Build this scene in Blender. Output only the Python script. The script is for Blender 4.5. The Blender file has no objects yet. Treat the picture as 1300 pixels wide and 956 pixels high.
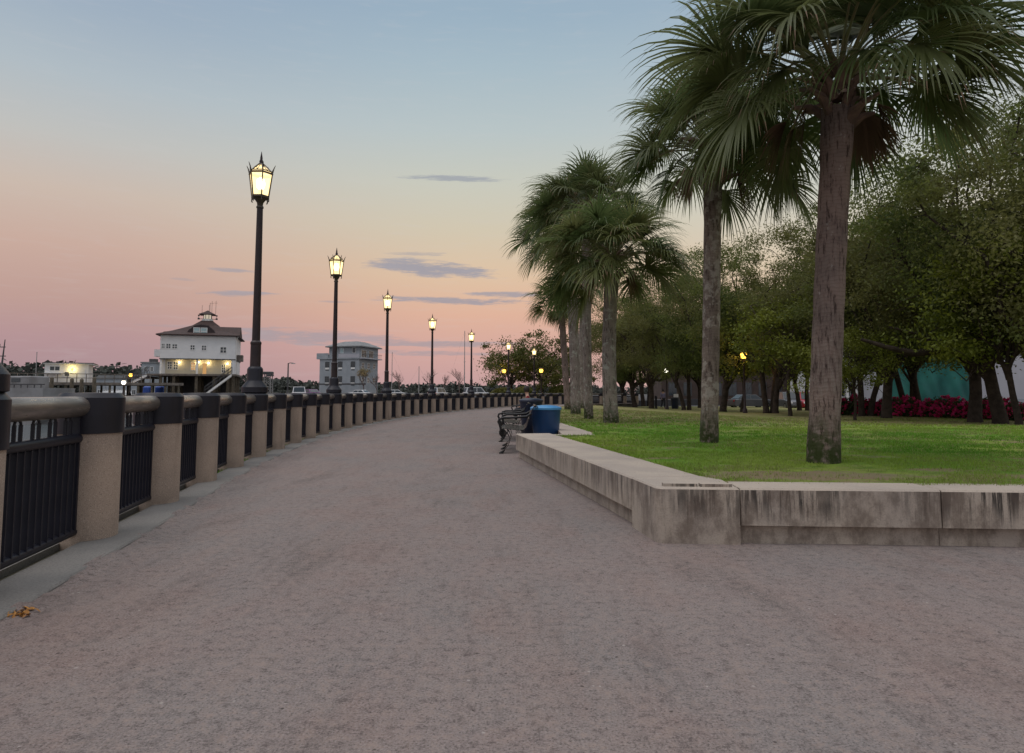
import bpy, bmesh, math, random
import numpy as np
from mathutils import Vector, Matrix, Euler

R = math.radians
PI = math.pi
SC = bpy.context.scene
COL = SC.collection
rng = random.Random(7)

# ------------------------------------------------------------------ camera geometry
EYE, FPX, CX, CY, HOR = 1.10, 850.0, 650.0, 433.0, 499.0
TILT = math.atan((HOR - CY) / FPX)


def ray(px, py):
    u, v = px - CX, py - CY
    return Vector((u, FPX * math.cos(TILT) + v * math.sin(TILT), FPX * math.sin(TILT) - v * math.cos(TILT)))


def G(px, py, z=0.0):
    """Point at height z seen at a photo pixel."""
    r = ray(px, py)
    s = (z - EYE) / r.z
    return Vector((r.x * s, r.y * s, z))


def W(px, py, d):
    """Point at distance d (along y) seen at a photo pixel."""
    r = ray(px, py)
    s = d / r.y
    return Vector((r.x * s, d, EYE + r.z * s))


def lin(r, g, b):
    f = lambda c: (c / 255 / 12.92) if c / 255 <= 0.04045 else ((c / 255 + 0.055) / 1.055) ** 2.4
    return (f(r), f(g), f(b), 1.0)


# ------------------------------------------------------------------ materials
class NT:
    def __init__(s, tree):
        s.t = tree
        s.n = tree.nodes
        s.l = tree.links

    def node(s, typ, **kw):
        n = s.n.new(typ)
        for k, v in kw.items():
            if k == 'inp':
                for kk, vv in v.items():
                    s.set(n.inputs[kk], vv)
            else:
                setattr(n, k, v)
        return n

    def set(s, sock, v):
        if isinstance(v, bpy.types.NodeSocket):
            s.l.new(v, sock)
        elif isinstance(v, (tuple, list)) and len(v) == 3 and sock.type == 'RGBA':
            sock.default_value = (*v, 1)
        else:
            sock.default_value = v

    def math(s, op, a, b=0.0, c=None, clamp=False):
        n = s.node('ShaderNodeMath', operation=op, use_clamp=clamp)
        s.set(n.inputs[0], a)
        s.set(n.inputs[1], b)
        if c is not None:
            s.set(n.inputs[2], c)
        return n.outputs[0]

    def mix(s, f, a, b, blend='MIX'):
        n = s.node('ShaderNodeMix', data_type='RGBA', blend_type=blend)
        s.set(n.inputs[0], f)
        s.set(n.inputs[6], a)
        s.set(n.inputs[7], b)
        return n.outputs[2]

    def smooth(s, v, a, b, lo=0.0, hi=1.0):
        n = s.node('ShaderNodeMapRange', interpolation_type='SMOOTHSTEP')
        for i, x in enumerate((v, a, b, lo, hi)):
            s.set(n.inputs[i], x)
        return n.outputs[0]

    def noise(s, vec, scale, detail=3.0, rough=0.55, dist=0.0, out=0):
        n = s.node('ShaderNodeTexNoise')
        s.set(n.inputs['Vector'], vec)
        n.inputs['Scale'].default_value = scale
        n.inputs['Detail'].default_value = detail
        n.inputs['Roughness'].default_value = rough
        n.inputs['Distortion'].default_value = dist
        return n.outputs[out]

    def scaled(s, vec, sc):
        n = s.node('ShaderNodeMapping')
        s.set(n.inputs[0], vec)
        n.inputs['Scale'].default_value = sc
        return n.outputs[0]


def new_mat(name):
    m = bpy.data.materials.new(name)
    m.use_nodes = True
    t = NT(m.node_tree)
    b = t.n['Principled BSDF']
    return m, t, b


def coords(t, kind='Object'):
    return t.node('ShaderNodeTexCoord').outputs[kind]


def world_pos(t):
    return t.node('ShaderNodeNewGeometry').outputs['Position']


def bump(t, b, h, strength=0.3, dist=0.01):
    n = t.node('ShaderNodeBump')
    n.inputs['Strength'].default_value = strength
    n.inputs['Distance'].default_value = dist
    t.set(n.inputs['Height'], h)
    t.set(b.inputs['Normal'], n.outputs[0])


def simple(name, c1, c2=None, rough=0.6, scale=8.0, metal=0.0, bmp=0.0, bscale=60.0, spec=0.5, lo=0.35, hi=0.65):
    m, t, b = new_mat(name)
    c2 = c2 or tuple(x * 0.75 for x in c1)
    p = coords(t)
    f = t.smooth(t.noise(p, scale, 5), lo, hi)
    t.set(b.inputs['Base Color'], t.mix(f, c1, c2))
    b.inputs['Roughness'].default_value = rough
    b.inputs['Metallic'].default_value = metal
    b.inputs['Specular IOR Level'].default_value = spec
    if bmp:
        bump(t, b, t.noise(p, bscale, 4), bmp)
    return m


def emit(name, col, strength, transp=0.0):
    m = bpy.data.materials.new(name)
    m.use_nodes = True
    t = NT(m.node_tree)
    t.n.clear()
    o = t.node('ShaderNodeOutputMaterial')
    e = t.node('ShaderNodeEmission', inp={'Color': (*col, 1), 'Strength': strength})
    if transp:
        tr = t.node('ShaderNodeBsdfTransparent')
        mx = t.node('ShaderNodeMixShader')
        mx.inputs[0].default_value = transp
        t.l.new(e.outputs[0], mx.inputs[1])
        t.l.new(tr.outputs[0], mx.inputs[2])
        t.l.new(mx.outputs[0], o.inputs[0])
    else:
        t.l.new(e.outputs[0], o.inputs[0])
    return m


def leaf_mat(name, c1, c2, c3, scale=0.7, rough=0.55, trans=0.35):
    m, t, b = new_mat(name)
    p = coords(t)
    w = world_pos(t)
    f = t.smooth(t.noise(p, scale, 3), 0.38, 0.62)
    g = t.smooth(t.noise(w, 0.16, 2), 0.42, 0.6)
    c = t.mix(f, c1, c2)
    c = t.mix(t.math('MULTIPLY', g, 0.75), c, c3)
    t.set(b.inputs['Base Color'], c)
    b.inputs['Roughness'].default_value = rough
    b.inputs['Specular IOR Level'].default_value = 0.3
    tr = t.node('ShaderNodeBsdfTranslucent')
    t.set(tr.inputs[0], c)
    mx = t.node('ShaderNodeMixShader')
    mx.inputs[0].default_value = trans
    t.l.new(b.outputs[0], mx.inputs[1])
    t.l.new(tr.outputs[0], mx.inputs[2])
    t.l.new(mx.outputs[0], t.n['Material Output'].inputs[0])
    return m


M = {}


def wy0x(t, w):
    n = t.node('ShaderNodeSeparateXYZ')
    t.set(n.inputs[0], w)
    return n.outputs[0]


def make_materials():
    # crushed granite path
    m, t, b = new_mat('crushed_granite')
    w = world_pos(t)
    f1 = t.smooth(t.noise(w, 0.5, 5, 0.6), 0.36, 0.64)
    f2 = t.smooth(t.noise(w, 2.6, 6, 0.7), 0.36, 0.64)
    f3 = t.noise(w, 105.0, 3, 0.75)
    f4 = t.noise(w, 30.0, 5, 0.8)
    c = t.mix(f1, (0.207, 0.165, 0.157, 1), (0.171, 0.157, 0.155, 1))
    pk = t.smooth(t.noise(t.scaled(w, (1, .45, 1)), 1.15, 5, .65), .42, .62)
    c = t.mix(t.math('MULTIPLY', pk, .7), c, (0.201, 0.143, 0.129, 1))
    c = t.mix(t.math('MULTIPLY', f2, .5), c, (0.216, 0.189, 0.180, 1))
    st = t.smooth(t.noise(t.scaled(w, (1.0, .22, 1.0)), 1.7, 5, .65), .54, .70)
    c = t.mix(t.math('MULTIPLY', st, .55), c, (0.099, 0.083, 0.079, 1))
    # scuffs and drag marks running along the path and across it
    sc1 = t.smooth(t.noise(t.scaled(w, (3.2, .55, 1)), 4.2, 4, .6), .60, .68)
    sc2 = t.smooth(t.noise(t.scaled(w, (.5, 3.4, 1)), 4.6, 4, .6), .60, .67)
    c = t.mix(t.math('MULTIPLY', t.math('MAXIMUM', sc1, sc2), .2), c, (0.078, 0.066, 0.063, 1))
    c = t.mix(t.smooth(f3, .5, .66, 0, .75), c, (0.300, 0.258, 0.240, 1))
    c = t.mix(t.smooth(f3, .47, .33, 0, .9), c, (0.051, 0.042, 0.041, 1))
    c = t.mix(t.smooth(f4, .42, .27, 0, .8), c, (0.051, 0.043, 0.042, 1))
    f5 = t.noise(w, 19.0, 7, 0.88)
    c = t.mix(t.smooth(f5, .50, .62, 0, .75), c, (.255, .198, .172, 1))
    c = t.mix(t.smooth(f5, .49, .37, 0, .85), c, (.085, .068, .063, 1))
    f6 = t.noise(t.scaled(w, (1, .3, 1)), 4.0, 6, .8)
    c = t.mix(t.smooth(f6, .48, .36, 0, .3), c, (.105, .085, .08, 1))
    c = t.mix(t.smooth(f6, .52, .64, 0, .3), c, (.235, .182, .160, 1))
    vo = t.node('ShaderNodeTexVoronoi')
    t.set(vo.inputs['Vector'], w)
    vo.inputs['Scale'].default_value = 19
    peb = t.smooth(vo.outputs['Distance'], .17, .09)
    pick = t.math('GREATER_THAN', t.noise(w, 7.0, 3), .62)
    c = t.mix(t.math('MULTIPLY', t.math('MULTIPLY', peb, pick), .75), c, (0.348, 0.312, 0.294, 1))
    pick2 = t.math('LESS_THAN', t.noise(w, 6.0, 3), .40)
    c = t.mix(t.math('MULTIPLY', t.math('MULTIPLY', peb, pick2), .8), c, (0.036, 0.027, 0.024, 1))
    t.set(b.inputs['Base Color'], c)
    b.inputs['Roughness'].default_value = .95
    b.inputs['Specular IOR Level'].default_value = .15
    h = t.math('ADD', t.math('MULTIPLY', f3, .5), t.math('ADD', t.math('MULTIPLY', f4, .35), t.math('MULTIPLY', f2, .5)))
    bump(t, b, h, .7, .010)
    M['path'] = m
    # pillar granite
    m, t, b = new_mat('pillar_stone')
    w = world_pos(t)
    f1 = t.smooth(t.noise(w, 2.2, 4), .35, .65)
    sp = t.noise(w, 140, 2, .6)
    c = t.mix(f1, (.37, .285, .225, 1), (.30, .235, .19, 1))
    c = t.mix(t.smooth(sp, .55, .7, 0, .7), c, (.50, .42, .35, 1))
    c = t.mix(t.smooth(sp, .45, .32, 0, .7), c, (.14, .11, .095, 1))
    wz = t.node('ShaderNodeSeparateXYZ')
    t.set(wz.inputs[0], w)
    dirt = t.math('MULTIPLY', t.smooth(wz.outputs[2], .22, .0), t.smooth(t.noise(w, 5, 4), .35, .65))
    c = t.mix(t.math('MULTIPLY', dirt, .45), c, (.13, .10, .08, 1))
    stv = t.smooth(t.noise(t.scaled(w, (9, 9, .7)), 1.0, 4), .55, .75)
    c = t.mix(t.math('MULTIPLY', stv, .55), c, (.17, .125, .10, 1))
    t.set(b.inputs['Base Color'], c)
    b.inputs['Roughness'].default_value = .75
    bump(t, b, sp, .25, .004)
    M['stone'] = m
    M['iron'] = simple('black_railing_paint', (.0115, .0118, .020), (.008, .0082, .0145), .42, 6, bmp=.05, spec=.32)
    M['pole'] = simple('brown_pole_paint', (.026, .0145, .016), (.016, .010, .0125), .45, 5, bmp=.04, spec=.35)
    # handrail: painted steel worn glossy
    m, t, b = new_mat('worn_handrail')
    w = world_pos(t)
    f = t.smooth(t.noise(t.scaled(w, (2.5, 1.0, 9)), 2.2, 5), .35, .65)
    c = t.mix(f, (.255, .22, .195, 1), (.15, .135, .125, 1))
    c = t.mix(t.smooth(t.noise(w, 40, 4), .6, .75, 0, .5), c, (.07, .062, .06, 1))
    t.set(b.inputs['Base Color'], c)
    b.inputs['Metallic'].default_value = .55
    t.set(b.inputs['Roughness'], t.smooth(f, 0, 1, .27, .42))
    M['handrail'] = m
    # concrete
    m, t, b = new_mat('kerb_concrete')
    w = world_pos(t)
    f1 = t.smooth(t.noise(w, 1.3, 5), .35, .65)
    sp = t.noise(w, 70, 4, .7)
    c = t.mix(f1, (.205, .192, .178, 1), (.145, .140, .135, 1))
    c = t.mix(t.smooth(sp, .55, .35, 0, .5), c, (.06, .056, .053, 1))
    t.set(b.inputs['Base Color'], c)
    b.inputs['Roughness'].default_value = .85
    bump(t, b, sp, .25, .006)
    M['concrete'] = m
    # seat wall: precast with black run-off streaks
    m, t, b = new_mat('stained_precast')
    w = world_pos(t)
    nz = t.node('ShaderNodeSeparateXYZ')
    t.set(nz.inputs[0], t.node('ShaderNodeNewGeometry').outputs['Normal'])
    side = t.smooth(t.math('ABSOLUTE', nz.outputs[2]), .6, .3)
    f1 = t.smooth(t.noise(w, 1.7, 5), .35, .65)
    sp = t.noise(w, 90, 3, .7)
    c = t.mix(f1, (.40, .338, .28, 1), (.335, .285, .245, 1))
    c = t.mix(t.smooth(sp, .5, .32, 0, .4), c, (.15, .13, .12, 1))
    ws = t.scaled(w, (1, 1, .055))
    sk = t.smooth(t.noise(ws, 21, 6, .75), .43, .56)
    patch = t.smooth(t.noise(t.scaled(w, (1, 1, .5)), 1.9, 4, .6), .32, .54)
    zz = t.node('ShaderNodeSeparateXYZ')
    t.set(zz.inputs[0], w)
    wav = t.math('ADD', zz.outputs[2], t.math('MULTIPLY', t.math('SUBTRACT', t.noise(ws, 15, 3), .5), .35))
    up = t.smooth(wav, .10, .32)
    xr = t.smooth(zz.outputs[0], .7, 1.25, .55, 1.0)
    st = t.math('MULTIPLY', t.math('MULTIPLY', sk, patch), t.math('MULTIPLY', up, side))
    st = t.math('MULTIPLY', st, xr)
    c = t.mix(t.math('MULTIPLY', st, .93), c, (.022, .018, .016, 1))
    grime = t.math('MULTIPLY', t.math('MULTIPLY', t.smooth(t.noise(t.scaled(w, (1, 1, .6)), 3.6, 6, .7), .42, .62), side), xr)
    c = t.mix(t.math('MULTIPLY', grime, .7), c, (.10, .072, .056, 1))
    t.set(b.inputs['Base Color'], c)
    b.inputs['Roughness'].default_value = .85
    bump(t, b, t.math('ADD', sp, t.noise(w, 18, 3)), .35, .006)
    M['precast'] = m
    # lawn
    m, t, b = new_mat('lawn_ground')
    w = world_pos(t)
    f1 = t.smooth(t.noise(w, .55, 4), .38, .62)
    f2 = t.noise(w, 6, 5, .7)
    f3 = t.noise(t.scaled(w, (1, 1, .2)), 60, 3, .7)
    c = t.mix(f1, (.105, .235, .020, 1), (.22, .285, .05, 1))
    c = t.mix(t.math('MULTIPLY', t.smooth(t.noise(t.scaled(w, (.6, 1.6, 1)), 1.4, 5, .65), .50, .64), .6), c, (.20, .19, .07, 1))
    c = t.mix(t.smooth(f2, .45, .68, 0, .6), c, (.035, .085, .010, 1))
    c = t.mix(t.smooth(f3, .4, .7, 0, .5), c, (.14, .215, .045, 1))
    wy = t.node('ShaderNodeSeparateXYZ')
    t.set(wy.inputs[0], w)
    far = t.smooth(t.math('ADD', wy.outputs[1], t.math('MULTIPLY', t.math('SUBTRACT', t.noise(w, .25, 3), .5), 14)), 12.5, 20)
    dry = t.math('MULTIPLY', far, t.smooth(t.noise(w, .35, 4), .3, .55, .45, 1))
    c = t.mix(t.math('MULTIPLY', dry, .85), c, (.225, .19, .095, 1))
    # bare earth round the palms and along the wall
    pb = G(1015, 603, .395)
    dx = t.math('DIVIDE', t.math('SUBTRACT', wy0x(t, w), pb.x), 1.0)
    dy = t.math('DIVIDE', t.math('SUBTRACT', wy.outputs[1], pb.y), .36)
    rr = t.math('ADD', t.math('ADD', t.math('MULTIPLY', dx, dx), t.math('MULTIPLY', dy, dy)), t.math('MULTIPLY', t.math('SUBTRACT', t.noise(w, 3.5, 5, .7), .5), 2.6))
    soil = t.smooth(rr, 1.15, .6)
    c = t.mix(t.math('MULTIPLY', soil, .85), c, (.215, .165, .115, 1))
    bare = t.smooth(t.math('ADD', t.noise(t.scaled(w, (.55, 1.3, 1)), 2.1, 5, .65), t.smooth(wy.outputs[1], 4.9, 7.2, .13, 0)), .55, .63)
    c = t.mix(t.math('MULTIPLY', bare, .85), c, (.22, .165, .105, 1))
    t.set(b.inputs['Base Color'], c)
    b.inputs['Roughness'].default_value = .95
    b.inputs['Specular IOR Level'].default_value = .1
    bump(t, b, t.math('ADD', f3, f2), .8, .03)
    M['lawn'] = m
    M['blade1'] = leaf_mat('grass_green', (.09, .235, .013), (.16, .30, .026), (.25, .33, .045), .8, .6, .3)
    M['blade2'] = leaf_mat('grass_pale', (.20, .215, .07), (.28, .235, .11), (.17, .19, .06), .8, .6, .3)
    # palm trunk
    for nm, ca, cb, lo, lc in (('palm_bark', (.235, .172, .150), (.150, .112, .100), .63, (.42, .41, .38)),
                               ('palm_bark_mottled', (.25, .20, .17), (.125, .095, .082), .50, (.40, .37, .33)),
                               ('palm_bark_grey', (.26, .225, .20), (.18, .15, .135), .54, (.36, .38, .33))):
        m, t, b = new_mat(nm)
        p = coords(t)
        sx = t.node('ShaderNodeSeparateXYZ')
        t.set(sx.inputs[0], p)
        z = sx.outputs[2]
        wob = t.noise(p, 5, 3)
        rings = t.math('SINE', t.math('MULTIPLY', t.math('ADD', z, t.math('MULTIPLY', wob, .16)), 150))
        fib = t.noise(t.scaled(p, (30, 30, 4.5)), 1.0, 5, .75)
        blot = t.smooth(t.noise(p, 2.4, 4), .38, .62)
        c = t.mix(blot, (*ca, 1), (*cb, 1))
        low = t.smooth(z, 2.0, .6)
        c = t.mix(t.math('MULTIPLY', t.smooth(fib, .45, .62), t.smooth(low, 0, 1, .35, .8)), c, (.24, .20, .175, 1))
        c = t.mix(t.math('MULTIPLY', t.smooth(fib, .48, .36), .85), c, (.035, .025, .022, 1))
        c = t.mix(t.smooth(rings, .3, 1, 0, .2), c, (.06, .043, .038, 1))
        lich = t.smooth(t.noise(p, 7, 5, .65), lo, lo + .09)
        c = t.mix(t.math('MULTIPLY', lich, .6), c, (*lc, 1))
        moss = t.math('MULTIPLY', t.smooth(t.math('ADD', z, t.math('MULTIPLY', t.math('SUBTRACT', t.noise(t.scaled(p, (1, 1, .4)), 6, 3), .5), .7)), .55, .12), t.smooth(t.noise(p, 14, 3), .3, .55))
        c = t.mix(t.math('MULTIPLY', moss, .95), c, (.030, .042, .011, 1))
        t.set(b.inputs['Base Color'], c)
        b.inputs['Roughness'].default_value = .9
        b.inputs['Specular IOR Level'].default_value = .15
        bump(t, b, t.math('ADD', t.math('MULTIPLY', rings, .05), t.math('MULTIPLY', fib, 1.4)), .8, .02)
        M[nm] = m
    M['frond1'] = leaf_mat('frond_green', (.062, .092, .030), (.105, .140, .050), (.08, .11, .04), 1.5, .45, .48)
    M['frond2'] = leaf_mat('frond_olive', (.125, .145, .05), (.165, .175, .065), (.10, .12, .048), 1.5, .45, .5)
    M['frond3'] = leaf_mat('frond_dead', (.17, .105, .058), (.22, .15, .085), (.12, .075, .045), 1.5, .7, .2)
    M['petiole'] = simple('petiole', (.10, .115, .04), (.13, .10, .045), .5, 4)
    M['boot'] = simple('leaf_boot', (.155, .095, .068), (.085, .052, .04), .8, 7, bmp=.4, bscale=30)
    M['bark'] = simple('oak_bark', (.058, .045, .037), (.034, .027, .023), .95, 5, bmp=.8, bscale=14, spec=.1)
    M['leaf'] = leaf_mat('oak_leaf', (.074, .102, .028), (.155, .185, .045), (.160, .150, .052), .9, trans=.55)
    M['leaf_y'] = leaf_mat('young_leaf', (.12, .155, .018), (.185, .21, .026), (.14, .16, .022), .6, trans=.4)
    M['azalea_leaf'] = leaf_mat('azalea_leaf', (.045, .075, .022), (.06, .09, .028), (.04, .065, .02), 2)
    M['flower'] = leaf_mat('azalea_flower', (.58, .015, .13), (.66, .05, .22), (.42, .010, .08), 3, .6, .35)
    M['twig'] = simple('bare_twig', (.14, .095, .085), (.10, .07, .065), .9, 6)
    M['reed'] = leaf_mat('dry_reed', (.24, .18, .095), (.30, .22, .11), (.16, .15, .07), 3, .7, .3)
    M['far_tree'] = leaf_mat('far_wood_hazed', (.058, .066, .058), (.075, .082, .070), (.066, .070, .064), .1, .9, .1)  # foliage colour lightened and greyed to stand in for distance haze
    M['mud'] = simple('marsh_mud', (.10, .085, .06), (.055, .06, .03), .8, .8, bmp=.4, bscale=8)
    M['wallside'] = simple('seawall_concrete', (.2, .19, .175), (.13, .12, .11), .9, 1.2, bmp=.3)
    M['asphalt'] = simple('asphalt', (.052, .052, .055), (.042, .042, .044), .9, 2, bmp=.3)
    M['dock'] = simple('dock_timber', (.17, .145, .125), (.10, .085, .075), .85, 3, bmp=.3)
    M['pile'] = simple('weathered_pile', (.13, .105, .075), (.07, .06, .045), .9, 4, bmp=.4)
    # water
    m, t, b = new_mat('harbour_water')
    w = world_pos(t)
    b.inputs['Base Color'].default_value = (.10, .12, .13, 1)
    b.inputs['Roughness'].default_value = .12
    b.inputs['IOR'].default_value = 1.33
    bump(t, b, t.math('ADD', t.noise(t.scaled(w, (1, .5, 1)), 1.4, 4), t.noise(w, .25, 2)), .5, .12)
    M['water'] = m
    # buildings
    def siding(name, c1, c2, pitch):
        m, t, b = new_mat(name)
        w = world_pos(t)
        s = t.node('ShaderNodeSeparateXYZ')
        t.set(s.inputs[0], w)
        saw = t.math('FRACT', t.math('MULTIPLY', s.outputs[2], 1 / pitch))
        f = t.smooth(t.noise(w, .6, 4), .35, .65)
        t.set(b.inputs['Base Color'], t.mix(t.math('MULTIPLY', f, .6), c1, c2))
        b.inputs['Roughness'].default_value = .7
        bump(t, b, saw, .6, .02)
        return m
    M['siding'] = siding('white_siding', (.70, .70, .71, 1), (.60, .61, .63, 1), .18)
    M['cream'] = siding('cream_siding', (.50, .47, .38, 1), (.44, .42, .35, 1), .18)
    M['stucco'] = simple('grey_stucco', (.30, .325, .355), (.25, .275, .305), .85, .5)
    M['white'] = simple('white_paint', (.72, .72, .71), (.64, .64, .64), .5, 2)
    M['grey_wall'] = simple('grey_wall_paint', (.40, .40, .44), (.36, .36, .40), .8, .3)
    M['shingle'] = simple('red_brown_shingle', (.052, .029, .025), (.036, .021, .019), .85, 3, bmp=.4, bscale=9)
    M['shingle_dark'] = simple('dark_shingle', (.035, .024, .026), (.025, .018, .02), .85, 3, bmp=.4, bscale=9)
    M['slate'] = simple('grey_slate', (.20, .205, .21), (.15, .155, .16), .8, 1.5, bmp=.3)
    M['trim'] = simple('dark_trim', (.06, .06, .065), (.045, .045, .05), .6, 2)
    M['teal'] = simple('teal_netting', (.007, .11, .095), (.005, .08, .075), .75, .35, bmp=.6, bscale=.9)
    m, t, b = new_mat('dark_glass')
    b.inputs['Base Color'].default_value = (.03, .04, .05, 1)
    b.inputs['Roughness'].default_value = .08
    M['glass'] = m
    m, t, b = new_mat('pale_glass')
    b.inputs['Base Color'].default_value = (.30, .42, .45, 1)
    b.inputs['Roughness'].default_value = .1
    M['glass_pale'] = m
    M['lit_window'] = emit('lit_window', (1.0, .55, .22), .55)
    M['lit_cupola'] = emit('lit_cupola', (1.0, .86, .66), .55)
    M['pane'] = emit('lantern_pane', (1.0, .74, .34), 2.3, .4)
    M['bulb'] = emit('lantern_bulb', (1.0, .85, .56), 22)
    M['orange_bulb'] = emit('sodium_bulb', (1.0, .50, .06), 5)
    M['white_bulb'] = emit('white_bulb', (1.0, .93, .75), 5)
    # blue bin plastic
    M['bin_blue'] = simple('blue_plastic', (.009, .052, .155), (.007, .04, .12), .38, 3, bmp=.08, bscale=5)
    M['bin_lid'] = simple('pale_blue_plastic', (.05, .24, .48), (.035, .18, .40), .4, 3)
    M['bin_navy'] = simple('navy_plastic', (.010, .018, .045), (.008, .013, .033), .4, 3)
    M['bench'] = simple('black_bench_steel', (.013, .013, .015), (.009, .009, .011), .42, 6, spec=.35)
    M['rubber'] = simple('tyre_rubber', (.02, .02, .02), (.015, .015, .015), .8, 6)
    M['chrome'] = simple('rim_metal', (.5, .5, .52), (.4, .4, .42), .3, 6, metal=.9)
    M['car_red'] = simple('red_car_paint', (.30, .010, .022), (.26, .009, .02), .25, 1)
    M['car_grey'] = simple('grey_car_paint', (.09, .092, .10), (.08, .082, .09), .28, 1)
    M['car_white'] = simple('white_car_paint', (.62, .62, .63), (.58, .58, .6), .28, 1)
    M['car_purple'] = simple('plum_car_paint', (.13, .045, .14), (.11, .04, .12), .28, 1)
    M['lamp_glass'] = simple('headlamp_glass', (.75, .76, .78), (.6, .6, .62), .15, 4)
    M['tail_glass'] = simple('tail_lamp_glass', (.45, .02, .02), (.35, .015, .015), .2, 4)
    M['hull'] = simple('white_hull', (.68, .69, .70), (.6, .61, .63), .35, 1)
    M['hull_grey'] = simple('grey_hull', (.23, .23, .24), (.17, .165, .17), .7, .7)
    M['canvas'] = simple('blue_canvas', (.05, .09, .17), (.04, .07, .13), .8, 2)
    M['mast'] = simple('mast_metal', (.30, .29, .29), (.24, .23, .23), .5, 3)
    M['tarp_blue'] = simple('blue_tarp', (.03, .09, .42), (.02, .07, .33), .6, 2)
    M['skin'] = simple('skin', (.42, .26, .19), (.38, .23, .17), .6, 4)
    M['hair'] = simple('dark_hair', (.02, .015, .012), (.014, .01, .009), .6, 8)
    M['cloth_red'] = simple('red_cloth', (.22, .015, .025), (.17, .012, .02), .9, 4)
    M['cloth_dark'] = simple('dark_cloth', (.022, .022, .03), (.016, .016, .02), .9, 4)
    M['cloth_lav'] = simple('lavender_cloth', (.20, .19, .30), (.16, .15, .25), .9, 4)
    M['cloth_grey'] = simple('grey_cloth', (.20, .20, .21), (.15, .15, .16), .9, 4)
    M['dead_leaf'] = simple('dry_leaf', (.42, .20, .04), (.30, .13, .03), .8, 20)
    M['sign'] = simple('white_sign', (.7, .7, .72), (.62, .62, .65), .5, 2)


make_materials()


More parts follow.
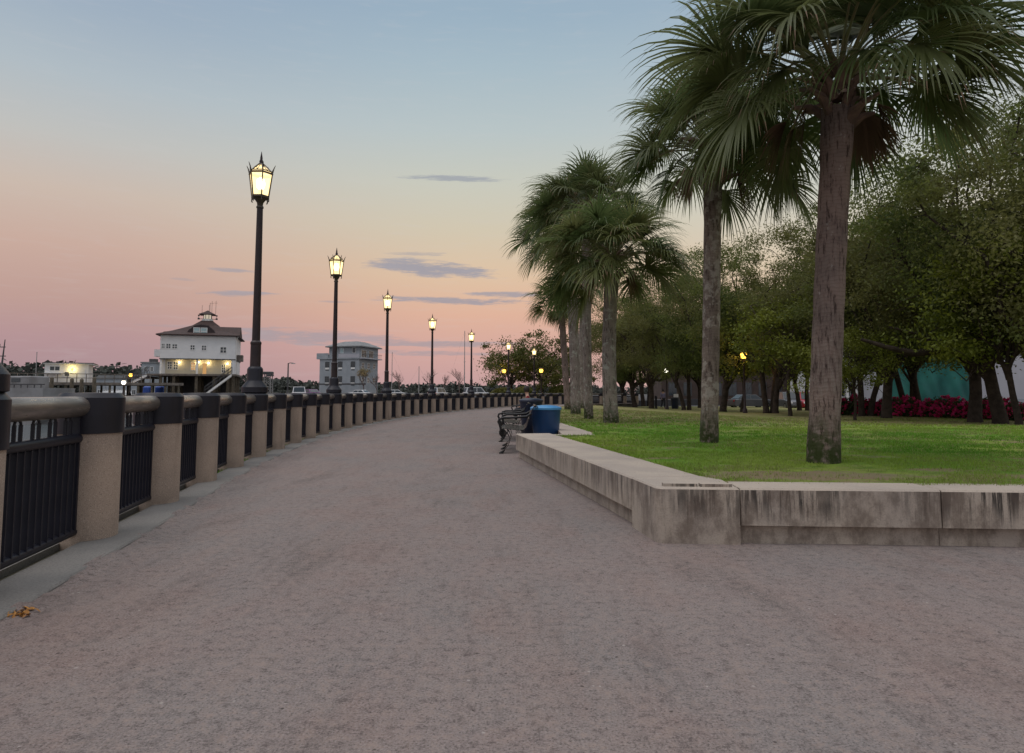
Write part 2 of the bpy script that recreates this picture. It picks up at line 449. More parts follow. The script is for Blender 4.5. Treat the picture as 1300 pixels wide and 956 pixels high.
# ------------------------------------------------------------------ mesh building
class MB:
    def __init__(s):
        s.v, s.f, s.m = [], [], []

    def add(s, vs, fs, mi=0, mat=None):
        o = len(s.v)
        if mat is not None:
            vs = [mat @ Vector(v) for v in vs]
        s.v += [tuple(v) for v in vs]
        s.f += [tuple(o + i for i in f) for f in fs]
        s.m += [mi] * len(fs)
        return s

    def box(s, x0, x1, y0, y1, z0, z1, mi=0, mat=None):
        vs = [(x, y, z) for z in (z0, z1) for y in (y0, y1) for x in (x0, x1)]
        return s.add(vs, [(0, 2, 3, 1), (4, 5, 7, 6), (0, 1, 5, 4), (2, 6, 7, 3), (0, 4, 6, 2), (1, 3, 7, 5)], mi, mat)

    def bevbox(s, x0, x1, y0, y1, z0, z1, b, mi=0, mat=None):
        """box with a chamfered top edge and chamfered vertical edges"""
        def ring(z, i):
            return [(x0 + i + b, y0 + i, z), (x1 - i - b, y0 + i, z), (x1 - i, y0 + i + b, z), (x1 - i, y1 - i - b, z),
                    (x1 - i - b, y1 - i, z), (x0 + i + b, y1 - i, z), (x0 + i, y1 - i - b, z), (x0 + i, y0 + i + b, z)]
        return s.rings([ring(z0, 0), ring(z1 - b, 0), ring(z1, b)], mi, mat)

    def rings(s, rs, mi=0, mat=None, cap=True, closed=True):
        n = len(rs[0])
        vs = [p for r in rs for p in r]
        fs = []
        for k in range(len(rs) - 1):
            for i in range(n if closed else n - 1):
                j = (i + 1) % n
                fs.append((k * n + i, k * n + j, (k + 1) * n + j, (k + 1) * n + i))
        if cap:
            fs.append(tuple(range(n - 1, -1, -1)))
            fs.append(tuple((len(rs) - 1) * n + i for i in range(n)))
        return s.add(vs, fs, mi, mat)

    def lathe(s, prof, n=24, c=(0, 0, 0), mi=0, rot=0.0, mat=None):
        rs = [[(c[0] + r * math.cos(rot + 2 * PI * i / n), c[1] + r * math.sin(rot + 2 * PI * i / n), c[2] + z) for i in range(n)] for r, z in prof]
        return s.rings(rs, mi, mat)

    def tube(s, pts, rad, n=8, mi=0, mat=None, cap=True, flat=None):
        pts = [Vector(p) for p in pts]
        rad = rad if isinstance(rad, (list, tuple)) else [rad] * len(pts)
        rs = []
        up = None
        for i, p in enumerate(pts):
            d = (pts[min(i + 1, len(pts) - 1)] - pts[max(i - 1, 0)])
            if d.length < 1e-9:
                d = Vector((0, 0, 1))
            d.normalize()
            if up is None:
                up = Vector((0, 0, 1)) if abs(d.z) < .9 else Vector((0, 1, 0))
            a = d.cross(up)
            if a.length < 1e-5:
                a = d.cross(Vector((1, 0, 0)))
            a.normalize()
            b = a.cross(d).normalized()
            up = b
            ra, rb = (rad[i], rad[i]) if flat is None else (flat[0], flat[1])
            rs.append([p + a * (ra * math.cos(2 * PI * k / n + PI / n)) + b * (rb * math.sin(2 * PI * k / n + PI / n)) for k in range(n)])
        return s.rings(rs, mi, mat, cap)

    def prism(s, poly, y0, y1, mi=0, mat=None):
        """polygon in (x, z) pushed from y0 to y1"""
        n = len(poly)
        vs = [(x, y0, z) for x, z in poly] + [(x, y1, z) for x, z in poly]
        fs = [tuple(range(n)), tuple(range(2 * n - 1, n - 1, -1))] + [(i, i + n, (i + 1) % n + n, (i + 1) % n) for i in range(n)]
        return s.add(vs, fs, mi, mat)

    def slab(s, poly, z0, z1, mi=0, mat=None):
        n = len(poly)
        z1s = z1 if isinstance(z1, (list, tuple)) else [z1] * n
        vs = [(p[0], p[1], z0) for p in poly] + [(p[0], p[1], z1s[i]) for i, p in enumerate(poly)]
        fs = [tuple(range(n - 1, -1, -1)), tuple(range(n, 2 * n))] + [(i, (i + 1) % n, (i + 1) % n + n, i + n) for i in range(n)]
        return s.add(vs, fs, mi, mat)

    def build(s, name, mats, parent=None, loc=None, smooth=None, fix=True):
        me = bpy.data.meshes.new(name)
        me.from_pydata(s.v, [], s.f)
        mats = mats if isinstance(mats, (list, tuple)) else [mats]
        for m in mats:
            me.materials.append(M[m] if isinstance(m, str) else m)
        if len(mats) > 1:
            me.polygons.foreach_set('material_index', s.m)
        if fix and len(s.f) < 6000:
            bm = bmesh.new()
            bm.from_mesh(me)
            bmesh.ops.recalc_face_normals(bm, faces=bm.faces)
            bm.to_mesh(me)
            bm.free()
        if smooth:
            me.polygons.foreach_set('use_smooth', [True] * len(me.polygons))
            me.set_sharp_from_angle(angle=R(smooth))
        me.update()
        o = bpy.data.objects.new(name, me)
        COL.objects.link(o)
        if parent:
            o.parent = parent
        if loc is not None:
            o.location = loc
        return o


def np_mesh(name, V, Q, mats, mi=None, parent=None, loc=None):
    """big quad / triangle soups"""
    V = np.asarray(V, np.float32).reshape(-1, 3)
    Q = np.asarray(Q, np.int32)
    k = Q.shape[1]
    me = bpy.data.meshes.new(name)
    me.vertices.add(len(V))
    me.vertices.foreach_set('co', V.ravel())
    me.loops.add(Q.size)
    me.loops.foreach_set('vertex_index', Q.ravel())
    me.polygons.add(len(Q))
    me.polygons.foreach_set('loop_start', np.arange(0, Q.size, k, dtype=np.int32))
    me.polygons.foreach_set('loop_total', np.full(len(Q), k, np.int32))
    for m in (mats if isinstance(mats, (list, tuple)) else [mats]):
        me.materials.append(M[m])
    if mi is not None:
        me.polygons.foreach_set('material_index', np.asarray(mi, np.int32))
    me.update(calc_edges=True)
    me.validate()
    o = bpy.data.objects.new(name, me)
    COL.objects.link(o)
    if parent:
        o.parent = parent
    if loc is not None:
        o.location = loc
    return o


def tag(o, label=None, cat=None, group=None, kind=None):
    if label:
        o['label'] = label
    if cat:
        o['category'] = cat
    if group:
        o['group'] = group
    if kind:
        o['kind'] = kind
    return o


def thing(name, label, cat, loc=(0, 0, 0), rz=0.0, group=None):
    o = bpy.data.objects.new(name, None)
    o.empty_display_size = .2
    COL.objects.link(o)
    o.location = loc
    o.rotation_euler = (0, 0, rz)
    return tag(o, label, cat, group)


def copy_tree(o, parent=None):
    c = o.copy()
    COL.objects.link(c)
    if parent is not None:
        c.parent = parent
    for ch in o.children:
        copy_tree(ch, c)
    return c


def point_light(name, parent, loc, energy, col, radius=.08):
    l = bpy.data.lights.new(name, 'POINT')
    l.energy = energy
    l.color = col
    l.shadow_soft_size = radius
    o = bpy.data.objects.new(name, l)
    COL.objects.link(o)
    o.parent = parent
    o.location = loc
    return o

# ------------------------------------------------------------------ promenade curve
LAMPS = [(-2.90, 3.52), (-4.41, 11.5), (-5.12, 19.3), (-5.07, 27.1), (-4.25, 35.6), (-2.67, 44.0), (-0.28, 53.0), (2.0, 60.3)]
CTRL = [(-.2, -13.0), (-1.45, -4.7)] + LAMPS + [(6.6, 66.3), (13.0, 70.2), (20, 72)]


def catmull(p0, p1, p2, p3, t):
    return tuple(.5 * (2 * b + (c - a) * t + (2 * a - 5 * b + 4 * c - d) * t * t + (3 * b - a - 3 * c + d) * t ** 3) for a, b, c, d in zip(p0, p1, p2, p3))


def seg_points(i, n):
    P = CTRL
    pts = [catmull(P[i - 1], P[i], P[i + 1], P[i + 2], k / 200) for k in range(201)]
    L = [0]
    for a, b in zip(pts, pts[1:]):
        L.append(L[-1] + math.dist(a, b))
    out = []
    for k in range(n):
        s = L[-1] * k / n
        j = min(max(next((q for q, l in enumerate(L) if l >= s), 200), 0), 200)
        out.append(pts[j])
    return out


POSTS = []
for i in range(1, len(CTRL) - 2):
    POSTS += seg_points(i, 5)
POSTS.append(CTRL[-2])
FENCE_Y = [p[1] for p in POSTS]
FENCE_X = [p[0] for p in POSTS]


def fence_x(y):
    return float(np.interp(y, FENCE_Y, FENCE_X))


def normal_at(i):
    a = Vector(POSTS[max(i - 1, 0)])
    b = Vector(POSTS[min(i + 1, len(POSTS) - 1)])
    d = (b - a).normalized()
    return Vector((d.y, -d.x)), d


def offset_curve(off):
    out = []
    for i, p in enumerate(POSTS):
        n, _ = normal_at(i)
        out.append((p[0] + n.x * off, p[1] + n.y * off))
    return out


# corner of the seat wall and its lines
C0 = G(838, 690)
C1 = G(1300, 697)
E0 = G(655, 580.5)
wdir = Vector((C1.x - C0.x, C1.y - C0.y)).normalized()          # right wall
ldir = Vector((E0.x - C0.x, E0.y - C0.y)).normalized()          # left wall
lnorm = Vector((ldir.y, -ldir.x))                                # towards the lawn
wnorm = Vector((-wdir.y, wdir.x))
LW_T = .60
WALL_H = .405


def wall_front_y(x):
    return C0.y + wdir.y / wdir.x * (x - C0.x)


LEFT_B = [(11.3, E0.x + .62), (11.45, 1.38), (12.3, 1.42), (16.2, 1.12), (22, 1.2), (30, 1.6), (45, 3.2), (62, 6.5), (75, 13)]


def lawn_left(y):
    if y <= 11.3:
        s = (y - C0.y) / ldir.y
        return C0.x + ldir.x * s + (LW_T - .03)
    return float(np.interp(y, [a for a, _ in LEFT_B], [b for _, b in LEFT_B]))


def sstep(v, a, b):
    t = min(max((v - a) / (b - a), 0), 1)
    return t * t * (3 - 2 * t)


def lawn_z(x, y):
    z = .395 - .0065 * max(0, y - 14) - .40 * sstep(x, 4, 14) * sstep(y, 12, 26)
    return z + .012 * math.sin(x * 1.7 + y) * math.sin(y * 1.1)


def build_ground():
    # water all round
    tag(MB().add([(-2500, -600, -1.7), (1500, -600, -1.7), (1500, 3000, -1.7), (-2500, 3000, -1.7)], [(0, 1, 2, 3)]).build('water', 'water'), kind='structure')
    # distant park and street ground on the land side
    mb = MB()
    mb.slab([(14, -300), (900, -300), (900, 900), (60, 900), (30, 300), (20, 90), (9, 74), (14, 60)], -3, -.52)
    tag(mb.build('ground', 'asphalt'), kind='structure')
    # path: sheet between the railing and the lawn, and the forecourt round the corner
    inner = lambda y: fence_x(y) + .25
    ys = list(np.linspace(-12, 5.0, 35))
    V, F = [], []
    def strip(rows):
        o = len(V)
        n = len(rows[0])
        for r in rows:
            V.extend(r)
        for k in range(len(rows) - 1):
            for i in range(n - 1):
                F.append((o + k * n + i, o + k * n + i + 1, o + (k + 1) * n + i + 1, o + (k + 1) * n + i))
    strip([[(inner(y) + (60 - inner(y)) * (i / 24) ** 2, y, 0) for i in range(25)] for y in ys])
    ys2 = list(np.linspace(5.0, 75, 90))
    strip([[(inner(y) + (lawn_left(y) + .12 - inner(y)) * i / 8, y, 0) for i in range(9)] for y in ys2])
    tag(MB().add(V, F).build('path', 'path'), kind='structure')
    # kerb strip under the posts
    mb = MB()
    A, B = offset_curve(.05), offset_curve(.40)
    rs = [[(a[0], a[1], -.3), (a[0], a[1], .028), (b[0] - .012, b[1], .028), (b[0], b[1], .016), (b[0], b[1], -.05)] for a, b in zip(A, B)]
    mb.rings(rs, closed=False, cap=False)
    # loose gravel creeping over the kerb edge
    rn = random.Random(4)
    A, B = offset_curve(.40), offset_curve(.53)
    pa, pb = [], []
    for k in range(len(POSTS) - 1):
        m_ = 26 if k < 16 else 6
        for q in range(m_):
            f = q / m_
            a = Vector(A[k]).lerp(Vector(A[k + 1]), f)
            b = Vector(B[k]).lerp(Vector(B[k + 1]), f)
            d = (b - a).normalized()
            w_ = .035 * math.sin(k * 5.1 + f * 9) + .02 * math.sin(k * 3 + f * 31) + rn.uniform(-.012, .012)
            pa.append(a + d * min(w_ - .015, .02))
            pb.append(b)
    rs = []
    for a, b in zip(pa, pb):
        d = (b - a).normalized()
        q = b - d * .165
        e = (a - b).length - .13
        h = .017 + max(-.012, min(.014, e * .4))
        m_ = q.lerp(b, .45)
        rs.append([(q.x, q.y, h + .002), (m_.x, m_.y, h * .55), (b.x, b.y, -.002)])
    tag(MB().rings(rs, closed=False, cap=False).build('gravel_edge', 'path', fix=False, smooth=80), kind='structure')
    # outer strip
    A2, B2 = offset_curve(-.40), offset_curve(-.09)
    rs = [[(a[0], a[1], -.4), (a[0], a[1], .02), (b[0], b[1], .02), (b[0], b[1], -.1)] for a, b in zip(A2, B2)]
    mb.rings(rs, closed=False, cap=False)
    tag(mb.build('kerb', 'concrete', fix=False), kind='structure')
    # planted gap under the railing
    A, B = offset_curve(-.10), offset_curve(.06)
    mb = MB().rings([[(a[0], a[1], -.03), (b[0], b[1], -.03)] for a, b in zip(A, B)], closed=False, cap=False)
    tag(mb.build('soil_strip', 'mud', fix=False), kind='structure')
    # sea wall and the marsh shelf below it
    A = offset_curve(-.39)
    mb = MB().rings([[(a[0], a[1], .0), (a[0], a[1], -2.4)] for a in A], closed=False, cap=False)
    tag(mb.build('seawall', 'wallside', fix=False), kind='structure')
    rs = []
    for i, p in enumerate(POSTS):
        n, _ = normal_at(i)
        r = []
        for off, z in ((-.35, -.55), (-2.5, -.75), (-6, -1.1), (-11, -1.5), (-17, -1.95)):
            zz = z + .08 * math.sin(i * 1.3 + off)
            r.append((p[0] + n.x * off, p[1] + n.y * off, zz))
        rs.append(r)
    tag(MB().rings(rs, closed=False, cap=False).build('marsh', 'mud', fix=False), kind='structure')
    # lawn mound
    V, F = [], []
    ny, nx = 90, 46
    for j in range(ny):
        t = j / (ny - 1)
        y = 3.9 + (76 - 3.9) * t ** 1.6
        for i in range(nx):
            s = (i / (nx - 1)) ** 1.5
            xl = lawn_left(max(y, 4.95))
            x = xl + s * (46 - xl)
            yy = max(y, wall_front_y(x) + .30)
            z = lawn_z(x, yy)
            e = min((x - xl) / .25, 1)
            V.append((x, yy, z - .02 * (1 - e)))
    for j in range(ny - 1):
        for i in range(nx - 1):
            F.append((j * nx + i, j * nx + i + 1, (j + 1) * nx + i + 1, (j + 1) * nx + i))
    # skirt on the left edge
    o = len(V)
    for j in range(ny):
        x, y, z = V[j * nx]
        V.append((x, y, -.1))
    for j in range(ny - 1):
        F.append((j * nx, (j + 1) * nx, o + j + 1, o + j))
    mb = MB().add(V, F)
    ob = mb.build('lawn', 'lawn', fix=False, smooth=60)
    tag(ob, kind='structure')
    # grass blades
    rg = np.random.default_rng(3)
    Vs, mi = [], []
    def blades(n, y0, y1, xmax, h, w, spread_pow=1.0):
        for _ in range(n):
            y = y0 + (y1 - y0) * rg.random() ** spread_pow
            xl = lawn_left(max(y, 4.95)) + .02
            x = xl + rg.random() * (min(xmax, .62 * y + 3.2) - xl)
            if x < xl or y < wall_front_y(x) + .28:
                continue
            # thin bare patches
            q = math.sin(x * 2.3 + 1.1 * y) * math.sin(y * 2.6 - .7 * x) + .5 * math.sin(x * 5.1) * math.sin(y * 6.3)
            near = sstep(y, 7.0, 5.3)
            if q + near * .75 > .55 and rg.random() < .86:
                continue
            pb_ = G(1015, 603, .395)
            if ((x - pb_.x) / 1.0) ** 2 + ((y - pb_.y) / .36) ** 2 + .5 * math.sin(x * 9) * math.sin(y * 13) < 1 and rg.random() < .8:
                continue
            pale = rg.random() < (.13 + .55 * sstep(y, 12.5, 20) + .22 * near + .3 * max(0, math.sin(x * 1.1 + 2) * math.sin(y * 1.7 + x * .4)))
            z = lawn_z(x, y) - .012
            for b in range(4):
                a = rg.random() * 2 * PI
                bx, by = x + rg.normal() * .02, y + rg.normal() * .02
                hh = h * (.55 + .8 * rg.random())
                lean = hh * (.25 + .7 * rg.random())
                la = rg.random() * 2 * PI
                ww = w * (.7 + .6 * rg.random())
                Vs.extend(((bx - math.cos(a) * ww, by - math.sin(a) * ww, z), (bx + math.cos(a) * ww, by + math.sin(a) * ww, z),
                           (bx + math.cos(la) * lean, by + math.sin(la) * lean, z + hh)))
                mi.append(1 if pale else 0)
    blades(26000, 4.9, 8.2, 9, .032, .0035)
    blades(24000, 8.0, 14, 14, .036, .006)
    blades(16000, 14, 34, 22, .045, .012)
    N = len(mi)
    g = np_mesh('grass', Vs, np.arange(N * 3).reshape(-1, 3), ['blade1', 'blade2'], mi)
    tag(g, 'short green lawn grass with thin bare patches', 'grass', kind='stuff')
    # little tufts in the gap under the railing near the camera, and reeds on the marsh
    Vs, mi = [], []
    for _ in range(1500):
        s = 8 + rg.random() * 7
        i = int(s)
        f = s - i
        p = Vector(POSTS[i]).lerp(Vector(POSTS[i + 1]), f)
        n, _d = normal_at(i)
        off = -.06 + rg.random() * .10
        x, y = p.x + n.x * off, p.y + n.y * off
        a = rg.random() * 2 * PI
        h = .03 + .05 * rg.random()
        Vs.extend(((x - .005 * math.cos(a), y - .005 * math.sin(a), -.03), (x + .005 * math.cos(a), y + .005 * math.sin(a), -.03), (x + rg.normal() * .03, y + rg.normal() * .03, -.03 + h)))
        mi.append(0)
    g = np_mesh('weed_tuft', Vs, np.arange(len(mi) * 3).reshape(-1, 3), ['blade1'], mi)
    tag(g, 'low green weeds in the soil gap under the railing', 'weeds', kind='stuff')
    Vs, mi = [], []
    for _ in range(16000):
        i = rg.integers(4, 34)
        f = rg.random()
        p = Vector(POSTS[i]).lerp(Vector(POSTS[i + 1]), f)
        n, _d = normal_at(i)
        off = -(.8 + 9.5 * rg.random() ** 1.2)
        if math.sin(p.y * .9 + off * .8) + math.sin(p.y * .37 - off * 1.3) < -.5:
            continue
        x, y = p.x + n.x * off, p.y + n.y * off
        z = -.6 - .1 * abs(off)
        a = rg.random() * 2 * PI
        h = .35 + .5 * rg.random()
        w = .012
        lx, ly = rg.normal() * .14, rg.normal() * .14
        Vs.extend(((x - w * math.cos(a), y - w * math.sin(a), z), (x + w * math.cos(a), y + w * math.sin(a), z), (x + lx, y + ly, z + h)))
        mi.append(0)
    g = np_mesh('marsh_grass', Vs, np.arange(len(mi) * 3).reshape(-1, 3), ['reed'], mi)
    tag(g, 'tan dry marsh grass at the water edge beyond the railing', 'marsh grass', kind='stuff')


# ------------------------------------------------------------------ railing
POST_R, CAP_R, POST_H, CAP_Z = .215, .226, 1.10, .80


def build_railing():
    root = thing('promenade_railing', 'long curving black iron railing with round stone posts along the waterfront path', 'railing')
    shaft = MB().lathe([(POST_R, -.1), (POST_R, CAP_Z)], 40).build('post', 'stone', root, smooth=40)
    cap = MB().lathe([(CAP_R, CAP_Z), (CAP_R, POST_H - .035), (CAP_R - .028, POST_H), (.03, POST_H + .004)], 40).build('post_cap', 'iron', shaft, smooth=30)
    first = True
    posts = []
    for i, p in enumerate(POSTS):
        if i < 3:
            continue
        if first:
            o = shaft
            first = False
        else:
            o = shaft.copy()
            COL.objects.link(o)
            o.parent = root
            c = cap.copy()
            COL.objects.link(c)
            c.parent = o
        o.location = (p[0], p[1], .0)
        o.rotation_euler = (0, 0, i * 1.7)
    # baluster meshes shared by all panels (panel local: x along the panel, y across)
    def slat(h0, h1):
        return MB().box(-.006, .006, -.026, .026, h0, h1)
    low = slat(.115, .745).build('baluster', 'iron')
    mb = MB()
    for sx in (-.038, .038):
        mb.box(sx - .007, sx + .007, -.010, .010, .80, .905)
    pts = [(.038 * math.cos(a), 0, .905 + .030 * math.sin(a)) for a in np.linspace(0, PI, 9)]
    mb.tube(pts, .009, 6)
    up = mb.build('arched_baluster', 'iron')
    me_low, me_up = low.data, up.data
    bpy.data.objects.remove(low)
    bpy.data.objects.remove(up)
    for i in range(3, len(POSTS) - 1):
        a, b = Vector(POSTS[i]), Vector(POSTS[i + 1])
        L = (b - a).length
        ang = math.atan2(b.y - a.y, b.x - a.x)
        h = L / 2 - POST_R + .03
        mb = MB()
        mb.tube([(-h, 0, .77), (h, 0, .77)], .037, 14)
        mb.tube([(-h, 0, .10), (h, 0, .10)], .030, 12)
        for s in (-1, 1):
            mb.box(s * (h - .05) - .012, s * (h - .05) + .012, -.026, .026, .10, .95)
        pan = mb.build('railing_panel', 'iron', root, smooth=40)
        pan.location = ((a.x + b.x) / 2, (a.y + b.y) / 2, 0)
        pan.rotation_euler = (0, 0, ang)
        MB().tube([(-h, 0, 1.0), (h, 0, 1.0)], .075, 24).build('handrail', 'handrail', pan, smooth=40)
        n = 13
        xs = [-(h - .12) + 2 * (h - .12) * k / (n - 1) for k in range(n)]
        ux = [-(h - .19) + 2 * (h - .19) * k / 4 for k in range(5)]
        near = 5 <= i <= 10
        if near:
            for x in xs:
                o = bpy.data.objects.new('baluster', me_low)
                COL.objects.link(o)
                o.parent = pan
                o.location = (x, 0, 0)
            for x in ux:
                o = bpy.data.objects.new('arched_baluster', me_up)
                COL.objects.link(o)
                o.parent = pan
                o.location = (x, 0, 0)
        else:
            mb = MB()
            for x in xs:
                mb.box(x - .006, x + .006, -.026, .026, .115, .745)
            for x in ux:
                for sx in (-.038, .038):
                    mb.box(x + sx - .007, x + sx + .007, -.010, .010, .80, .93)
            mb.build('baluster_row', 'iron', pan)


# ------------------------------------------------------------------ lamp posts
def make_lamp():
    root = thing('street_lamp', 'lamp', 'street lamp')
    MB().lathe([(.19, 0), (.215, .012), (.215, .10), (.205, .115), (.135, .205), (.13, .22), (.13, .40), (.122, .425), (.10, .45)], 32).build('base', 'iron', root, smooth=30)
    pole = MB().lathe([(.09, .45), (.088, .47), (.086, .83), (.092, .84), (.092, .87), (.068, .90), (.051, 3.22)], 24).build('pole', 'pole', root, smooth=30)
    mb = MB().lathe([(.051, 3.22), (.062, 3.225), (.062, 3.25), (.048, 3.27), (.055, 3.32), (.10, 3.385), (.15, 3.40), (.15, 3.425), (.09, 3.43)], 24)
    for k in range(6):
        a = k * PI / 3 + PI / 6
        def P(r, z, a=a):
            return (r * math.cos(a), r * math.sin(a), z)
        mb.tube([P(.135, 3.33), P(.150, 3.345), P(.148, 3.40)], .011, 6)
        mb.tube([P(.146, 3.40), P(.205, 3.845), P(.225, 3.92), P(.255, 3.985)], [.012, .012, .011, .004], 6)
        a2 = a + PI / 3
        q0, q1 = Vector(P(.203, 3.83)), Vector(P(.203, 3.83, a2))
        mb.tube([q0, q1], .018, 6)
        mb.tube([q0 + Vector((0, 0, .035)), q1 + Vector((0, 0, .035))], .010, 6)
        b0, b1 = Vector(P(.147, 3.43)), Vector(P(.147, 3.43, a2))
        mb.tube([b0, b1], .012, 6)
        mb.tube([P(.20, 3.85), P(.13, 3.93), P(.035, 4.02)], .009, 6)
        m_ = (q0 + q1) / 2
        mb.tube([m_ + Vector((0, 0, .03)), Vector((m_.x * .2, m_.y * .2, 4.0))], .007, 5)
        mb.tube([m_ + Vector((0, 0, .03)), Vector((m_.x * 1.06, m_.y * 1.06, 3.93))], [.009, .003], 5)
    fr = mb.build('lantern_frame', 'trim_bronze', root, smooth=35)
    MB().lathe([(.05, 4.0), (.03, 4.03), (.035, 4.06), (.02, 4.10), (.022, 4.12), (.003, 4.24)], 12).build('finial', 'pole', fr, smooth=40)
    mb = MB()
    for k in range(6):
        a, a2 = k * PI / 3 + PI / 6, (k + 1) * PI / 3 + PI / 6
        mb.add([(.134 * math.cos(a), .134 * math.sin(a), 3.435), (.134 * math.cos(a2), .134 * math.sin(a2), 3.435),
                (.19 * math.cos(a2), .19 * math.sin(a2), 3.82), (.19 * math.cos(a), .19 * math.sin(a), 3.82)], [(0, 1, 2, 3)])
        mb.add([(.18 * math.cos(a), .18 * math.sin(a), 3.86), (.18 * math.cos(a2), .18 * math.sin(a2), 3.86), (.03 * math.cos(a2), .03 * math.sin(a2), 4.0), (.03 * math.cos(a), .03 * math.sin(a), 4.0)], [(0, 1, 2, 3)])
    gl = mb.build('glass', 'pane', root, fix=False)
    mb = MB().lathe([(.03, 3.43), (.035, 3.55), (.03, 3.56)], 12, mi=1)
    mb.lathe([(.03, 3.56), (.062, 3.60), (.072, 3.66), (.06, 3.73), (.02, 3.77)], 16, mi=0)
    mb.build('bulb', ['bulb', 'chrome'], gl, smooth=50)
    point_light('lamp_light', root, (0, 0, 3.66), 34, (1, .74, .42), .07)
    return root


LAMP_LABELS = [
    'lamp post base at the left edge, standing on the nearest railing post',
    'largest lit lantern post, rising from the railing beside the pilot house',
    'lit lantern post on the railing in front of the grey four storey building',
    'lit lantern post on the railing just right of the grey building',
    'lit lantern post on the railing, fourth glowing lantern from the left',
    'lit lantern post on the railing, last one against open sky left of the leafy trees',
    'lit lantern post on the railing in front of the leafy trees, left of a pair',
    'farthest lit lantern post on the railing, beside the orange glow in the leafy trees',
]


def build_lamps():
    M['trim_bronze'] = simple('bronze_frame', (.055, .040, .022), (.04, .028, .016), .45, 8)
    proto = make_lamp()
    for i, (x, y) in enumerate(LAMPS):
        o = proto if i == 0 else copy_tree(proto)
        o.location = (x, y, POST_H)
        o.rotation_euler = (0, 0, .15 + i * .35)
        tag(o, LAMP_LABELS[i], 'street lamp', 'lantern posts standing on the railing')


# ------------------------------------------------------------------ seat wall
def wall_block(name, p0, d, n, L, thick, root, recess=True, gap=.008):
    """A precast seat block: L along d from p0, thickness along n; recessed plinth below."""
    mat = Matrix(((d.x, n.x, 0, p0.x), (d.y, n.y, 0, p0.y), (0, 0, 1, 0), (0, 0, 0, 1)))
    mb = MB()
    g = gap / 2
    ch = .014
    z0 = .135 if recess else -.1
    prof = [(0, z0), (0, WALL_H - ch), (ch, WALL_H), (thick - ch, WALL_H), (thick, WALL_H - ch), (thick, z0)]
    ch2 = .006
    rs = []
    for x, i in ((g, ch2), (g + ch2, 0), (L - g - ch2, 0), (L - g, ch2)):
        rs.append([(x, min(max(y, i), thick - i), min(z, WALL_H - i)) for y, z in prof])
    mb.rings(rs, mat=mat)
    o = mb.build(name, 'precast', root)
    if recess:
        MB().box(.002, L - .002, .055, thick - .05, -.1, .137, mat=mat).build('plinth', 'precast', o)
    return o


def build_wall():
    root = thing('seat_wall', 'low stained concrete seat wall wrapping the corner of the lawn', 'wall')
    # corner block: full height with a cut corner
    c = Vector((C0.x, C0.y))
    a = c + wdir * .58
    b_ = c + ldir * .06 + wdir * -.045 * 0
    lf = c + ldir * .62
    poly = [c + wdir * .02, a, a + wnorm * .5, lf + lnorm * LW_T, lf, c + ldir * .05 - lnorm * .012]
    mb = MB()
    ins = []
    cen = sum((Vector(p) for p in poly), Vector((0, 0))) / len(poly)
    for p in poly:
        ins.append(p + (cen - p).normalized() * .016)
    rs = [[(p.x, p.y, -.1) for p in poly], [(p.x, p.y, WALL_H - .012) for p in poly], [(p.x, p.y, WALL_H) for p in ins]]
    mb.rings(rs)
    cb = mb.build('corner_block', 'precast', root)
    # raised plates on its top
    for k, (u0, u1, v0, v1) in enumerate(((.04, .29, .06, .13), (.31, .54, .05, .12))):
        q = [c + wdir * u + wnorm * v for u, v in ((u0, v0), (u1, v0), (u1, v1), (u0, v1))]
        MB().slab([tuple(p) for p in q], WALL_H - .01, WALL_H + .022).build('capping_plate', 'precast', cb)
    # left run
    total = (Vector((E0.x, E0.y)) - lf).length
    n = 4
    for k in range(n):
        p0 = lf + ldir * (total * k / n)
        wall_block('seat_block', p0, ldir, lnorm, total / n, LW_T, root)
    # right run
    p0 = c + wdir * .585
    for k, L in enumerate((1.42, 1.55, 1.55, 1.55, 1.55, 1.55)):
        wall_block('seat_block', p0 + wnorm * .012, wdir, wnorm, L, .38, root)
        p0 = p0 + wdir * L
    # return of the wall beside the bench bay
    poly = [(E0.x + .62, 11.34), (1.40, 11.38), (1.43, 12.3), (1.16, 16.2), (.93, 16.2), (.86, 11.62), (E0.x + .62, 11.62)]
    MB().slab(poly, -.1, WALL_H - .012).build('return_slab', 'precast', root)
    # low edging beyond
    mb = MB()
    ys = list(np.linspace(16.3, 70, 40))
    rs = [[(lawn_left(y) - .12, y, -.05), (lawn_left(y) - .12, y, max(.06, lawn_z(lawn_left(y), y) + .02)), (lawn_left(y) + .05, y, max(.06, lawn_z(lawn_left(y), y) + .02)), (lawn_left(y) + .05, y, -.05)] for y in ys]
    mb.rings(rs).build('edging', 'precast', root)


